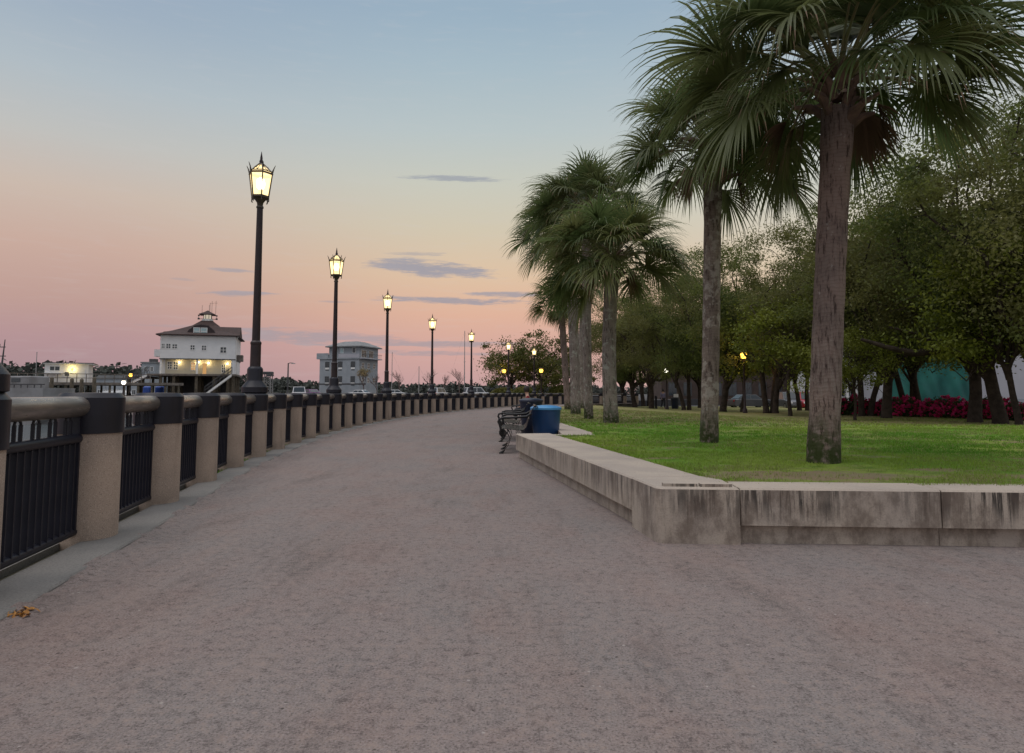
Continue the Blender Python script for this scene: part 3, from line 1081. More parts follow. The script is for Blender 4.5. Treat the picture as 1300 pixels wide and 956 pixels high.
# ------------------------------------------------------------------ bench, bins, people
def make_bench():
    """local: length along y (0..1.9), front towards -x"""
    root = thing('park_bench', 'bench', 'bench')
    prof = [(.10, .27), (.05, .29), (.005, .34), (.0, .40), (.03, .44), (.10, .45), (.22, .435), (.36, .415), (.45, .425), (.50, .48), (.535, .58), (.57, .70), (.61, .80), (.66, .86), (.70, .855), (.715, .83)]
    L = 1.9
    def straps(mb, pr, y, w):
        for sgn in (0,):
            rs = []
            for i, (x, z) in enumerate(pr):
                x0, z0 = pr[max(i - 1, 0)]
                x1, z1 = pr[min(i + 1, len(pr) - 1)]
                d = Vector((x1 - x0, z1 - z0)).normalized()
                nx, nz = -d.y * .004, d.x * .004
                rs.append([(x - nx, y - w / 2, z - nz), (x - nx, y + w / 2, z - nz), (x + nx, y + w / 2, z + nz), (x + nx, y - w / 2, z + nz)])
            mb.rings(rs)
    n = 25
    mb = MB()
    ys = [.04 + (L - .08) * k / (n - 1) for k in range(n)]
    for y in ys:
        straps(mb, prof[:9], y, .042)
    mb.tube([(.02, 0, .43), (.02, L, .43)], .014, 8)
    mb.tube([(.40, 0, .405), (.40, L, .405)], .012, 8)
    mb.build('seat', 'bench', root)
    mb = MB()
    for y in ys:
        straps(mb, prof[8:], y, .042)
    mb.tube([(.55, 0, .62), (.55, L, .62)], .012, 8)
    mb.tube([(.66, 0, .855), (.66, L, .855)], .015, 8)
    mb.build('backrest', 'bench', root)
    for y in (.06, .95, L - .06):
        mb = MB()
        for k in range(4):
            yy = y + (k - 1.5) * .05
            straps(mb, [(.08, .44), (.17, .33), (.20, .24), (.17, .15), (.09, .06), (.03, .012)], yy, .03)
        mb.tube([(.02, y, .012), (.02, y, .012 + .001), (.10, y + .001, .05)], .016, 6)
        mb.box(.0, .08, y - .11, y + .11, 0, .02)
        mb.build('leg', 'bench', root)
        mb = MB()
        for k in range(4):
            yy = y + (k - 1.5) * .05
            straps(mb, [(.46, .42), (.40, .30), (.39, .22), (.43, .12), (.52, .012)], yy, .03)
        mb.box(.47, .56, y - .11, y + .11, 0, .02)
        mb.build('leg', 'bench', root)
    for y in (.03, L - .03):
        mb = MB()
        mb.tube([(.59, y, .72), (.50, y, .665), (.30, y, .65), (.08, y, .645), (.0, y, .62), (-.015, y, .57), (.01, y, .52), (.03, y, .44)], .024, 8)
        mb.build('armrest', 'bench', root, smooth=50)
    return root


def make_bin(body, lid):
    root = thing('litter_bin', 'bin', 'litter bin')
    rs = lambda r0, r1: None
    mb = MB()
    mb.lathe([(.215, 0), (.225, .02), (.285, .78), (.29, .80)], 36)
    mb.build('bin_body', body, root, smooth=40)
    mb = MB().lathe([(.292, .775), (.305, .78), (.305, .815), (.29, .83), (.20, .855), (.10, .865), (.02, .868)], 36)
    mb.build('lid', lid, root, smooth=30)
    # slack liner fold hanging over one side
    return root


def skin_mesh(name, joints, edges, radii, mat, parent=None, sub=2):
    me = bpy.data.meshes.new(name)
    me.from_pydata(joints, edges, [])
    o = bpy.data.objects.new(name, me)
    COL.objects.link(o)
    md = o.modifiers.new('s', 'SKIN')
    for v, r in zip(me.skin_vertices[0].data, radii):
        v.radius = r if isinstance(r, tuple) else (r, r)
    me.skin_vertices[0].data[0].use_root = True
    sb = o.modifiers.new('u', 'SUBSURF')
    sb.levels = sb.render_levels = sub
    dg = bpy.context.evaluated_depsgraph_get()
    em = bpy.data.meshes.new_from_object(o.evaluated_get(dg))
    em.name = name
    bpy.data.objects.remove(o)
    em.materials.clear()
    em.materials.append(M[mat])
    em.polygons.foreach_set('use_smooth', [True] * len(em.polygons))
    o = bpy.data.objects.new(name, em)
    COL.objects.link(o)
    if parent:
        o.parent = parent
    return o


def build_person(label, loc, rz, J, shirt, trousers, group=None):
    """J: dict of joints in metres, local, facing -y"""
    root = thing('person', label, 'person', loc, rz, group)
    names = ['pelvis', 'waist', 'chest', 'neck', 'head0', 'head1', 'sl', 'el', 'wl', 'hl', 'sr', 'er', 'wr', 'hr', 'kl', 'al', 'tl', 'kr', 'ar', 'tr', 'pl', 'pr']
    rad = dict(pelvis=.13, waist=.11, chest=.14, neck=.055, head0=.085, head1=.095, sl=.06, el=.042, wl=.03, hl=.035, sr=.06, er=.042, wr=.03, hr=.035, pl=.085, pr=.085, kl=.058, kr=.058, al=.04, ar=.04, tl=.035, tr=.035)
    E = [('pelvis', 'waist'), ('waist', 'chest'), ('chest', 'neck'), ('neck', 'head0'), ('head0', 'head1'), ('chest', 'sl'), ('sl', 'el'), ('el', 'wl'), ('wl', 'hl'), ('chest', 'sr'), ('sr', 'er'), ('er', 'wr'), ('wr', 'hr'),
         ('pelvis', 'pl'), ('pl', 'kl'), ('kl', 'al'), ('al', 'tl'), ('pelvis', 'pr'), ('pr', 'kr'), ('kr', 'ar'), ('ar', 'tr')]
    def chain(nm, keep, mat, grow):
        ks = [k for k in names if k in keep]
        ix = {k: i for i, k in enumerate(ks)}
        es = [(ix[a], ix[b]) for a, b in E if a in ix and b in ix]
        return skin_mesh(nm, [J[k] for k in ks], es, [rad[k] * grow for k in ks], mat, root)
    chain('body', set(names), 'skin', 1.0)
    chain('jacket', {'pelvis', 'waist', 'chest', 'sl', 'el', 'wl', 'sr', 'er', 'wr'}, shirt, 1.13)
    chain('trousers', {'pelvis', 'pl', 'kl', 'al', 'pr', 'kr', 'ar'}, trousers, 1.16)
    h = Vector(J['head1'])
    MB().lathe([(.02, .13), (.07, .115), (.105, .06), (.112, .0), (.10, -.06), (.085, -.10)], 16, (h.x, h.y + .018, h.z)).build('hair', 'hair', root, smooth=60)
    return root


def build_furniture():
    b = make_bench()
    specs = [(-.235, 12.35, -.02, 'black strap metal bench nearest the seat wall, left of the blue bin'),
             (-.30, 15.3, -.03, 'second black strap metal bench, just behind the nearest bench'),
             (.0, 23.9, -.10, 'third black strap metal bench, farthest along the path')]
    for i, (x, y, rz, lab) in enumerate(specs):
        o = b if i == 0 else copy_tree(b)
        o.location = (x, y, .002)
        o.rotation_euler = (0, 0, rz)
        tag(o, lab, 'bench', 'black benches along the path')
    t = make_bin('bin_blue', 'bin_lid')
    t.location = (.655, 13.0, .002)
    tag(t, 'bright blue round litter bin at the far end of the seat wall', 'litter bin')
    t2 = make_bin('bin_navy', 'bin_navy')
    t2.location = (.50, 17.6, .002)
    t2.scale = (1.05, 1.05, 1.12)
    tag(t2, 'dark navy litter bin behind the benches, left of the seated person', 'litter bin')
    # seated person in red on the third bench
    J = dict(pelvis=(0, 0, .50), waist=(0, .03, .66), chest=(0, .04, .90), neck=(0, .01, 1.07), head0=(0, -.02, 1.15), head1=(0, -.03, 1.24),
             sl=(.19, .03, .96), el=(.25, -.04, .70), wl=(.15, -.24, .60), hl=(.10, -.30, .59), sr=(-.19, .03, .96), er=(-.25, -.04, .70), wr=(-.15, -.24, .60), hr=(-.10, -.30, .59),
             pl=(.10, -.05, .50), pr=(-.10, -.05, .50), kl=(.13, -.44, .50), kr=(-.13, -.44, .50), al=(.13, -.40, .09), ar=(-.13, -.40, .09), tl=(.14, -.54, .04), tr=(-.14, -.54, .04))
    build_person('person in a dark red jacket seated on the farthest bench', (.55, 24.6, 0), R(-90), J, 'cloth_red', 'cloth_dark')
    # walker by the trees
    J = dict(pelvis=(0, 0, .92), waist=(0, 0, 1.08), chest=(0, .01, 1.32), neck=(0, 0, 1.48), head0=(0, -.01, 1.55), head1=(0, -.02, 1.64),
             sl=(.19, 0, 1.38), el=(.24, .05, 1.10), wl=(.22, -.06, .87), hl=(.21, -.10, .79), sr=(-.19, 0, 1.38), er=(-.24, -.02, 1.10), wr=(-.23, -.14, .88), hr=(-.22, -.18, .81),
             pl=(.09, 0, .88), pr=(-.09, 0, .88), kl=(.10, -.12, .48), kr=(-.10, .02, .48), al=(.10, -.05, .08), ar=(-.10, .22, .11), tl=(.11, -.19, .035), tr=(-.11, .10, .04))
    p = W(842, 519, 60)
    build_person('person in a lavender top standing under the dark trees by a slim lamp pole', (p.x, p.y, lawn_z(p.x, 60)), R(20), J, 'cloth_lav', 'cloth_dark')
    p = W(857, 519, 60.5)
    t3 = make_bin('bin_navy', 'trim')
    t3.location = (p.x, 60.5, lawn_z(p.x, 60.5))
    t3.scale = (1.3, 1.3, 1.2)
    tag(t3, 'black litter bin under the trees, right of the person in lavender', 'litter bin')
    s = MB().box(-.16, .16, -.33, -.31, .86, 1.10).build('notice', 'sign', t3)
    p = W(833, 519, 60)
    b = MB().lathe([(.13, 0), (.13, .05), (.10, .07), (.095, .95), (.12, .97), (.12, 1.05), (.07, 1.14), (.01, 1.16)], 14).build('bollard', 'iron', smooth=40, loc=(p.x, 60, lawn_z(p.x, 60)))
    tag(b, 'black bollard under the trees, left of the person in lavender', 'bollard')
    # dry leaves by the kerb
    rg = random.Random(5)
    for (px, py, n, s, lab) in ((14, 783, 26, .05, 'larger clump of orange dry leaves by the kerb at the left edge'), (30, 777, 12, .035, 'small clump of orange dry leaves by the kerb')):
        c = G(px + 6, py)
        mb = MB()
        for k in range(n):
            mt = Matrix.Translation((rg.gauss(0, s * .55), rg.gauss(0, s * .4), .006 + rg.random() * .012)) @ Euler((rg.uniform(-.7, .7), rg.uniform(-.7, .7), rg.random() * 6.3)).to_matrix().to_4x4()
            w, l = .007 + rg.random() * .005, .018 + rg.random() * .012
            mb.add([(-l, 0, 0), (0, -w, .004), (l, 0, .001), (0, w, .004)], [(0, 1, 2, 3)], mat=mt)
        o = mb.build('leaf_clump', 'dead_leaf', loc=(c.x, c.y, 0), fix=False)
        tag(o, lab, 'dry leaves')

# ------------------------------------------------------------------ palms
def palm(label, base, top, r0, r1, crown, seed, nf=40, seg=36, group='palms along the lawn edge', dead=7, bark='palm_bark'):
    rn = random.Random(seed)
    base, top = Vector(base), Vector(top)
    root = thing('palm_tree', label, 'palm tree', base, 0, group)
    t = top - base
    n = 22
    pts, rad = [], []
    bow = Vector((rn.uniform(-1, 1), rn.uniform(-1, 1), 0)) * .02 * t.length
    for i in range(n + 1):
        f = i / n
        pts.append(t * f + bow * math.sin(f * PI) + Vector((0, 0, -.12 if i == 0 else 0)))
        rr = r0 + (r1 - r0) * f
        if f < .12:
            rr *= 1.0 + .12 * (1 - f / .12)
        if f > .84:
            rr *= 1 + .12 * math.sin((f - .84) / .16 * PI / 2)
        rad.append(rr * (1 + .025 * math.sin(i * 2.1 + seed)))
    MB().tube(pts, rad, 28).build('trunk', bark, root, smooth=60)
    # old leaf boots under the crown
    mb = MB()
    for k in range(26):
        az = k * 2.4 + rn.random() * .4
        zz = t + Vector((0, 0, rn.uniform(-.22, .42)))
        o = Vector((math.cos(az), math.sin(az), 0))
        L = rn.uniform(.20, .42)
        upk = rn.uniform(.2, 1.1)
        p0 = zz + o * (r1 * .75)
        p1 = p0 + (o * .55 + Vector((0, 0, upk))).normalized() * L * .6
        p2 = p1 + (o * .9 + Vector((0, 0, upk * .3))).normalized() * L * .5
        mb.tube([p0, p1, p2], [.055, .04, .018], 6)
    mb.build('leaf_boot', 'boot', root, smooth=50)
    core = t + Vector((0, 0, .38))
    V, Q, mi = [], [], []
    pet = MB()
    deadV, deadQ = [], []

    def fan(az, el, Lp, Rf, bend, mat, V, Q, mi, nseg, spread=105, sag=1.0):
        out = Vector((math.cos(az), math.sin(az), 0))
        side = Vector((-math.sin(az), math.cos(az), 0))
        p = core + out * .10 + Vector((0, 0, rn.uniform(-.18, .12)))
        path = [p.copy()]
        for i in range(8):
            e = el - bend * (i / 7) ** 1.4
            p = p + (out * math.cos(e) + Vector((0, 0, math.sin(e)))) * (Lp / 8)
            path.append(p.copy())
        pet.tube(path, [.022, .02, .017, .015, .014, .013, .012, .011, .010], 5)
        e = el - bend
        tan = out * math.cos(e) + Vector((0, 0, math.sin(e)))
        # small roll
        roll = rn.uniform(-.5, .5)
        nor = side.cross(tan)
        s2 = side * math.cos(roll) + nor * math.sin(roll)
        nor = s2.cross(tan).normalized()
        if nor.z < 0:
            nor = -nor
        fold = rn.uniform(.35, .85)
        for k in range(nseg):
            phi = R(-spread + 2 * spread * (k + .5) / nseg + rn.uniform(-1.5, 1.5))
            cp = math.cos(phi)
            b0 = p + tan * (.22 * Rf * max(cp, 0) * .6)
            d = tan * cp + s2 * math.sin(phi) + nor * (fold * abs(math.sin(phi)) - .05)
            d.normalize()
            L = Rf * (.72 + .28 * cp) * rn.uniform(.88, 1.08)
            w = .0175 * Rf / .95 * (44 / nseg) ** .6 * rn.uniform(.85, 1.2)
            wd = d.cross(nor)
            if wd.length < 1e-4:
                continue
            wd.normalize()
            ns = 6
            q = b0.copy()
            o = len(V)
            dd = d.copy()
            sg = sag * rn.uniform(.75, 1.3)
            tw = rn.uniform(-.35, .35)
            for i in range(ns + 1):
                f = i / ns
                wf = w * (.45 + 1.3 * f if f < .35 else .905 * (1 - (f - .35) / .65) ** .75 + .03)
                wv = wd * math.cos(tw * f) + nor * math.sin(tw * f)
                V.append(tuple(q - wv * wf))
                V.append(tuple(q + wv * wf))
                g = sg * (.10 + 1.15 * f * f)
                dd = (d + Vector((0, 0, -g))).normalized()
                q = q + dd * (L / ns)
            for i in range(ns):
                a = o + 2 * i
                Q.append((a, a + 1, a + 3, a + 2))
                mi.append(mat if i < 5 or rn.random() < .7 else min(mat + 1, 2))

    for k in range(nf):
        f = (k + .5) / nf
        az = k * 2.39996 + rn.uniform(-.25, .25)
        el = R(82 - 84 * f ** .85 + rn.uniform(-9, 9))
        Lp = crown * (.30 + .24 * math.sin(min(f * 2.2, 1.57))) * rn.uniform(.75, 1.15)
        Rf = crown * .50 * rn.uniform(.8, 1.15)
        mat = 0 if rn.random() < .62 - .25 * f else 1
        fan(az, el, Lp, Rf, R(12 + 34 * f), mat, V, Q, mi, seg, sag=.95 + 1.1 * f)
    np_mesh('crown', V, Q, ['frond1', 'frond2', 'frond3'], mi, root)
    for k in range(dead):
        V, Q, mi = [], [], []
        az = k * 2.39996 * 1.3 + rn.uniform(-.4, .4)
        fan(az, R(rn.uniform(-48, -22)), crown * rn.uniform(.18, .30), crown * rn.uniform(.22, .36), R(40), 2, V, Q, mi, max(seg // 2, 10), 55, 1.9)
        np_mesh('dead_frond', V, Q, ['frond1', 'frond2', 'frond3'], mi, root)
    pet.build('leaf_stalk', 'petiole', root, fix=False, smooth=60)
    return root


def build_palms():
    def spec(bpx, bpy_, tpx, tpy):
        z = .39
        for _ in range(8):
            b = G(bpx, bpy_, z)
            z = lawn_z(b.x, b.y)
        b = G(bpx, bpy_, z)
        return b, W(tpx, tpy, b.y)
    for (lab, b, t, r0, r1, cr, sd, nf, seg) in (
            ('largest nearest palm, its thick trunk rising from the lawn behind the wall corner', *spec_pair(spec, 1045, 587, 1064, 140), .150, .150, 1.98, 11, 62, 54),
            ('second nearest palm with a mottled slender trunk and ragged crown tucked behind the largest palm', *spec_pair(spec, 900, 562, 905, 222), .122, .125, 1.72, 5, 48, 46),
            ('middle palm with a grey green lichen trunk, rightmost of the far cluster', *spec_pair(spec, 776, 537, 777, 350), .175, .165, 2.12, 31, 66, 40),
            ('thin trunked palm standing just left of the lichen grey palm', *spec_pair(spec, 747.5, 532, 745, 285), .125, .135, 2.1, 47, 62, 36),
            ('palm with a mossy green base just right of the blue bin', *spec_pair(spec, 731, 526, 724, 312), .175, .20, 2.45, 53, 62, 34),
            ('farther palm, leftmost trunk of the cluster behind the blue bin', *spec_pair(spec, 721, 520, 713, 395), .16, .16, 2.0, 61, 54, 30),
            ('farthest slim palm glimpsed between the clustered palm trunks', *spec_pair(spec, 740, 518.5, 741, 372), .15, .15, 1.8, 67, 32, 24)):
        palm(lab, b, t, r0, r1, cr, sd, nf, seg, bark='palm_bark' if sd in (11, 61) else 'palm_bark_mottled' if sd == 5 else 'palm_bark_grey')


def spec_pair(spec, a, b, c, d):
    p, q = spec(a, b, c, d)
    return p, q


# ------------------------------------------------------------------ broadleaf trees
def leaf_quads(centres, rg, size, aspect=.48, flat=.0):
    N = len(centres)
    a = rg.normal(size=(N, 3))
    a /= np.linalg.norm(a, axis=1)[:, None]
    b = rg.normal(size=(N, 3))
    b[:, 2] += flat * np.sign(b[:, 2])
    u = np.cross(a, b)
    u /= np.linalg.norm(u, axis=1)[:, None] + 1e-9
    s = size * (.65 + .7 * rg.random(N))[:, None]
    V = np.stack([centres - a * s, centres - u * s * aspect, centres + a * s, centres + u * s * aspect], 1)
    return V.reshape(-1, 3)


def limb_path(p0, p1, rn, lift, n=7, wob=.18):
    pts = []
    L = (p1 - p0).length
    for i in range(n + 1):
        f = i / n
        p = p0.lerp(p1, f)
        p += Vector((0, 0, lift * math.sin(f * PI)))
        if 0 < i < n:
            p += Vector((rn.gauss(0, 1), rn.gauss(0, 1), rn.gauss(0, .7))) * wob * L / n
        pts.append(p)
    return pts


def make_oak(seed, h=11.8, rx=5.2, z0=2.5, r=.26, trunks=1, clumps=112, per=340, leaf='leaf', lsize=.07, low_limb=None, sig=.57):
    rn = random.Random(seed)
    rg = np.random.default_rng(seed)
    root = thing('oak_tree', 'oak', 'tree')
    mb = MB()
    tips = []
    z0 = z0 + .35
    cz = (h + z0) / 2
    rz_ = (h - z0) / 2
    heads = []
    for k in range(trunks):
        a = k * 2.1 + rn.random()
        b = Vector((math.cos(a), math.sin(a), 0)) * (.36 if trunks > 1 else 0)
        top = b * 2.2 + Vector((rn.uniform(-.25, .25), rn.uniform(-.25, .25), rn.uniform(2.2, 2.9)))
        pts = [b * 1.0 + Vector((0, 0, -.3)), b + Vector((0, 0, .25)), b.lerp(top, .5) + Vector((rn.uniform(-.08, .08), rn.uniform(-.08, .08), 0)), top]
        pts[2].z = top.z * .5
        mb.tube(pts, [r * 1.2, r * .92, r * .78, r * .74], 14)
        heads.append(top)
    nl = 8 if trunks == 1 else 9
    for k in range(nl):
        hd = heads[k % len(heads)]
        az = k * 2.4 + rn.uniform(-.3, .3)
        el = R(rn.choice((8, 22, 38, 55, 74)))
        e = Vector((math.cos(az) * math.cos(el) * rx * .82, math.sin(az) * math.cos(el) * rx * .82, cz - .6 + math.sin(el) * rz_ * .82))
        pts = limb_path(hd - Vector((0, 0, rn.uniform(.1, .7))), e, rn, rn.uniform(-.3, .5))
        r0 = r * rn.uniform(.42, .62)
        mb.tube(pts, [r0 * (1 - .8 * i / 7) for i in range(8)], 8)
        tips.append(e)
        for j in range(5):
            i = rn.randint(2, 7)
            s0 = pts[i]
            d = Vector((rn.gauss(0, 1), rn.gauss(0, 1), rn.gauss(.25, .7))).normalized() * rn.uniform(1.0, 2.3)
            q = s0 + d
            sp = limb_path(s0, q, rn, .1, 4)
            rr = r0 * (1 - .8 * i / 7) * .55
            mb.tube(sp, [max(rr * (1 - .2 * m), .012) for m in range(5)], 5)
            tips.append(q)
            for _ in range(2):
                q2 = q + Vector((rn.gauss(0, .7), rn.gauss(0, .7), rn.gauss(.1, .5)))
                mb.tube([q, q.lerp(q2, .5) + Vector((0, 0, .06)), q2], [.02, .014, .008], 4)
                tips.append(q2)
    if low_limb:
        for pts, rads in low_limb:
            mb.tube(pts, rads, 9)
            tips.append(Vector(pts[-1]) + Vector((0, 0, .4)))
    mb.build('trunk', 'bark', root, smooth=60, fix=False)
    cl = []
    while len(cl) < clumps:
        if len(cl) < len(tips) * .75 and len(cl) < clumps * .6:
            c = tips[len(cl)]
        else:
            d = Vector((rn.gauss(0, 1), rn.gauss(0, 1), rn.gauss(0, 1))).normalized()
            f = rn.uniform(.50, 1.0) ** .6
            bump_ = 1 + .13 * math.sin(d.x * 4 + seed) * math.sin(d.y * 5 + d.z * 3)
            c = Vector((d.x * rx * f * bump_, d.y * rx * f * bump_, cz + d.z * rz_ * f * bump_))
        if c.z < z0 + .1:
            c = Vector((c.x, c.y, z0 + rn.uniform(.1, .9)))
        cl.append(c)
    C = np.array([tuple(c) for c in cl], np.float32)
    sz = (.40 + .85 * rg.random(len(C)))
    idx = rg.integers(0, len(C), clumps * per)
    off = rg.normal(size=(len(idx), 3)) * (sig * sz[idx])[:, None] * np.array([1, 1, .62])
    V = leaf_quads(C[idx] + off, rg, lsize)
    np_mesh('crown', V, np.arange(len(V)).reshape(-1, 4), leaf, None, root)
    return root


def place(proto, loc, rz, sc, label, used, group=None, scz=None):
    o = proto if proto not in used else copy_tree(proto)
    used.add(proto)
    o.location = loc
    o.rotation_euler = (0, 0, rz)
    o.scale = (sc, sc, scz or sc)
    tag(o, label, 'tree', group)
    return o


def build_trees():
    used = set()
    A = make_oak(21)
    B = make_oak(22, h=11.2, rx=5.4, trunks=2, r=.19)
    Cc = make_oak(23, h=12.2, rx=5.0, r=.27)
    T3 = make_oak(24, h=11.6, rx=5.0, trunks=3, r=.21)
    ll = [([(0, 0, 2.2), (-.7, -.3, 2.75), (-1.5, -.5, 2.85), (-2.5, -.4, 2.7), (-3.4, -.2, 2.95), (-4.3, .1, 3.3)], [.24, .2, .17, .14, .1, .06]),
          ([(-1.5, -.5, 2.85), (-2.2, -.2, 3.5), (-3.1, .2, 3.8)], [.1, .07, .03]), ([(0, 0, 2.0), (.7, -.2, 2.9), (1.3, -.3, 3.8), (2.1, -.2, 4.3)], [.22, .17, .12, .06])]
    L1 = make_oak(25, h=11.8, rx=5.0, r=.27, low_limb=ll)
    Y = make_oak(26, h=6.6, rx=2.7, z0=1.9, r=.12, clumps=60, per=170, leaf='leaf_y', lsize=.085, sig=.5)
    Y2 = make_oak(27, h=7.4, rx=3.0, z0=2.0, r=.13, clumps=64, per=170, leaf='leaf_y', lsize=.085, sig=.5)
    G_ = 'dark oaks along the far side of the lawn'

    def at(px, d, py=520):
        p = W(px, py, d)
        return (p.x, d, lawn_z(p.x, d) - .02)
    rows = [
        (A, (18.6, 22.6, -.1), .4, 1.06, 'oak at the right edge whose top rises highest in the photo'),
        (Cc, at(1269, 26), 2.0, 1.06, 'oak with a straight dark trunk in front of the pale grey wall'),
        (L1, at(1237, 27.5), 0.0, 1.04, 'oak with a forked trunk and a long low limb reaching across the teal netting'),
        (B, at(1172, 38), 1.1, 1.0, 'oak with twin thin trunks standing in front of the teal netting'),
        (Cc, at(1125, 33), 4.1, .98, 'oak with a straight thick trunk at the left edge of the teal netting'),
        (B, at(1096, 37), 3.0, .95, 'oak with a dark forked trunk just right of the largest palm, by the red azaleas'),
        (A, at(1046, 40), 2.4, .98, 'oak whose trunk is hidden behind the largest palm trunk'),
        (T3, at(980, 43), .3, 1.0, 'oak with three stout trunks right of the park lamp'),
        (Cc, at(918, 48), 5.2, 1.0, 'oak with a thick reddish dark trunk directly right of the slender mottled palm'),
        (B, at(874, 54), .2, 1.02, 'oak with spreading twin trunks directly left of the slender mottled palm'),
        (A, at(827, 60), 3.6, 1.0, 'oak with a single upright trunk left of the person in lavender'),
        (L1, at(806, 66), 2.6, .98, 'oak with a short dark trunk between two others near the lichen grey palm'),
        (Cc, at(792, 71), 1.2, 1.0, 'oak trunk partly behind the lichen grey palm, farthest of the row'),
        (A, (24.8, 32, -.25), 5.0, 1.06, 'dense oak crown behind the row, above the pale grey wall'),
        (T3, (25, 42, -.3), 2.2, 1.04, 'dense oak crown behind the row, above the teal netting'),
        (B, (22.5, 52, -.3), 5.5, 1.02, 'dense oak crown behind the row, above the parked cars'),
        (Cc, (18.5, 66, -.35), .7, 1.05, 'dense oak crown behind the row, left of the park lamp'),
        (T3, (15.5, 78, -.4), 1.7, 1.0, 'dense oak crown at the far left end of the row beside the clustered palms'),
    ]
    for p, loc, rz, s, lab in rows:
        place(p, loc, rz, s, lab, used, G_)
    place(Y, at(1003, 37), .5, 1.0, 'small yellow green tree glowing right of the park lamp', used)
    place(Y2, (18.2, 24.2, -.1), 1.5, 1.0, 'small yellow green tree at the right edge beneath the tall oak', used)
    place(Y2, at(942, 47.5), 4.0, 1.05, 'yellow green tree just above and behind the park lamp', used)
    place(Y, at(1085, 30), 3.5, .62, 'low yellow green sapling just right of the largest palm trunk', used)
    # leafy trees beyond the railing end
    F1 = make_oak(28, h=8.6, rx=4.3, z0=1.4, r=.2, clumps=70, per=110, leaf='leaf_mid', lsize=.14, sig=.55)
    F2 = make_oak(29, h=8.2, rx=4.0, z0=1.0, r=.2, clumps=60, per=110, leaf='leaf_mid', lsize=.14, sig=.55)
    place(F1, (.1, 82, .3), 0, 1.0, 'leafy tree beyond the railing end, left one with an open top', used, 'leafy trees beyond the railing end')
    place(F2, (3.6, 78, .2), 1.0, .98, 'leafy tree beyond the railing end, right one against the palm trunks', used, 'leafy trees beyond the railing end')
    place(F2, (7.4, 88, .2), 2.0, .95, 'leafy tree mostly hidden behind the cluster of palm trunks', used, 'leafy trees beyond the railing end')
    # shrubs below them
    rg = np.random.default_rng(9)
    C = rg.normal(size=(5000, 3))
    C /= np.linalg.norm(C, axis=1)[:, None]
    C *= (.6 + .4 * rg.random(5000))[:, None] * np.array([1.5, 1.2, 1.1])
    C[:, 2] = np.abs(C[:, 2]) + .1
    V = leaf_quads(C, rg, .13)
    sh = np_mesh('shrub', V, np.arange(len(V)).reshape(-1, 4), 'leaf_mid')
    for i, (x, y, s, lab) in enumerate(((-1.0, 76, 1.25, 'rounded green shrub behind the railing, left end of the leafy trees'), (1.4, 74, 1.35, 'rounded green shrub behind the railing under the leafy trees'), (6.0, 76, 1.5, 'dark green shrub behind the railing beside the clustered palm trunks'))):
        o = sh if i == 0 else sh.copy()
        if i:
            COL.objects.link(o)
        o.location = (x, y, .2)
        o.rotation_euler = (0, 0, i * 1.3)
        o.scale = (s, s, s)
        tag(o, lab, 'shrub')
    # azaleas
    protos = []
    for k in range(3):
        rg = np.random.default_rng(40 + k)
        root = thing('azalea_bush', 'az', 'azalea')
        n = 2600
        D = rg.normal(size=(n, 3))
        D /= np.linalg.norm(D, axis=1)[:, None]
        lump = 1 + .16 * np.sin(D[:, 0] * 5 + k) * np.sin(D[:, 1] * 6 + 2 * D[:, 2])
        P = D * (lump * (.55 + .45 * rg.random(n)))[:, None] * np.array([.95, .85, .75])
        P[:, 2] = np.abs(P[:, 2]) * 1.25 + .12
        V = leaf_quads(P, rg, .06)
        np_mesh('foliage', V, np.arange(len(V)).reshape(-1, 4), 'azalea_leaf', None, root)
        n = 1300
        D = rg.normal(size=(n, 3))
        D /= np.linalg.norm(D, axis=1)[:, None]
        D[:, 2] = np.abs(D[:, 2]) * .9 + .05
        keep = (np.sin(D[:, 0] * 9 + k * 2) + np.sin(D[:, 1] * 10 + D[:, 2] * 7) + .9 * rg.normal(size=n)) > .55
        D = D[keep]
        lump = 1 + .16 * np.sin(D[:, 0] * 5 + k) * np.sin(D[:, 1] * 6 + 2 * D[:, 2])
        P = D * (lump * (.94 + .1 * rg.random(len(D))))[:, None] * np.array([.95, .85, .95]) + np.array([0, 0, .14])
        V = leaf_quads(P, rg, .075, .8)
        np_mesh('blossom', V, np.arange(len(V)).reshape(-1, 4), 'flower', None, root)
        protos.append(root)
    labs = ['azalea bush with crimson blossom touching the largest palm trunk on its right', 'azalea bush with crimson blossom between the largest palm and the nearest oak trunk', 'azalea bush with crimson blossom right of the dark forked oak trunk',
            'azalea bush with crimson blossom just left of the straight thick oak trunk', 'azalea bush with crimson blossom just right of the straight thick oak trunk', 'azalea bush with crimson blossom in front of the left part of the teal netting',
            'azalea bush with crimson blossom between the twin thin oak trunks', 'azalea bush with crimson blossom under the middle of the low oak limb', 'lower fuller azalea bush with magenta blossom left of the thick forked oak trunk',
            'azalea bush with crimson blossom between the two right oak trunks and the pale wall', 'azalea bush with crimson blossom right of the straight trunk by the pale grey wall', 'rightmost azalea bush with crimson blossom at the picture edge']
    for i, lab in enumerate(labs):
        px = 1066 + i * 21.5
        d = 40 - i * .95
        p = W(px, 515, d)
        pr = protos[i % 3]
        o = pr if i < 3 else copy_tree(pr)
        o.location = (p.x, d, lawn_z(p.x, d) - .1)
        o.rotation_euler = (0, 0, i * 1.9)
        s = .95 + .2 * math.sin(i * 2.2)
        o.scale = (s * 1.05, s * 1.05, s * .98)
        tag(o, lab, 'azalea', 'azalea bushes behind the oak row')
    # bare trees on the wharf
    bt = None
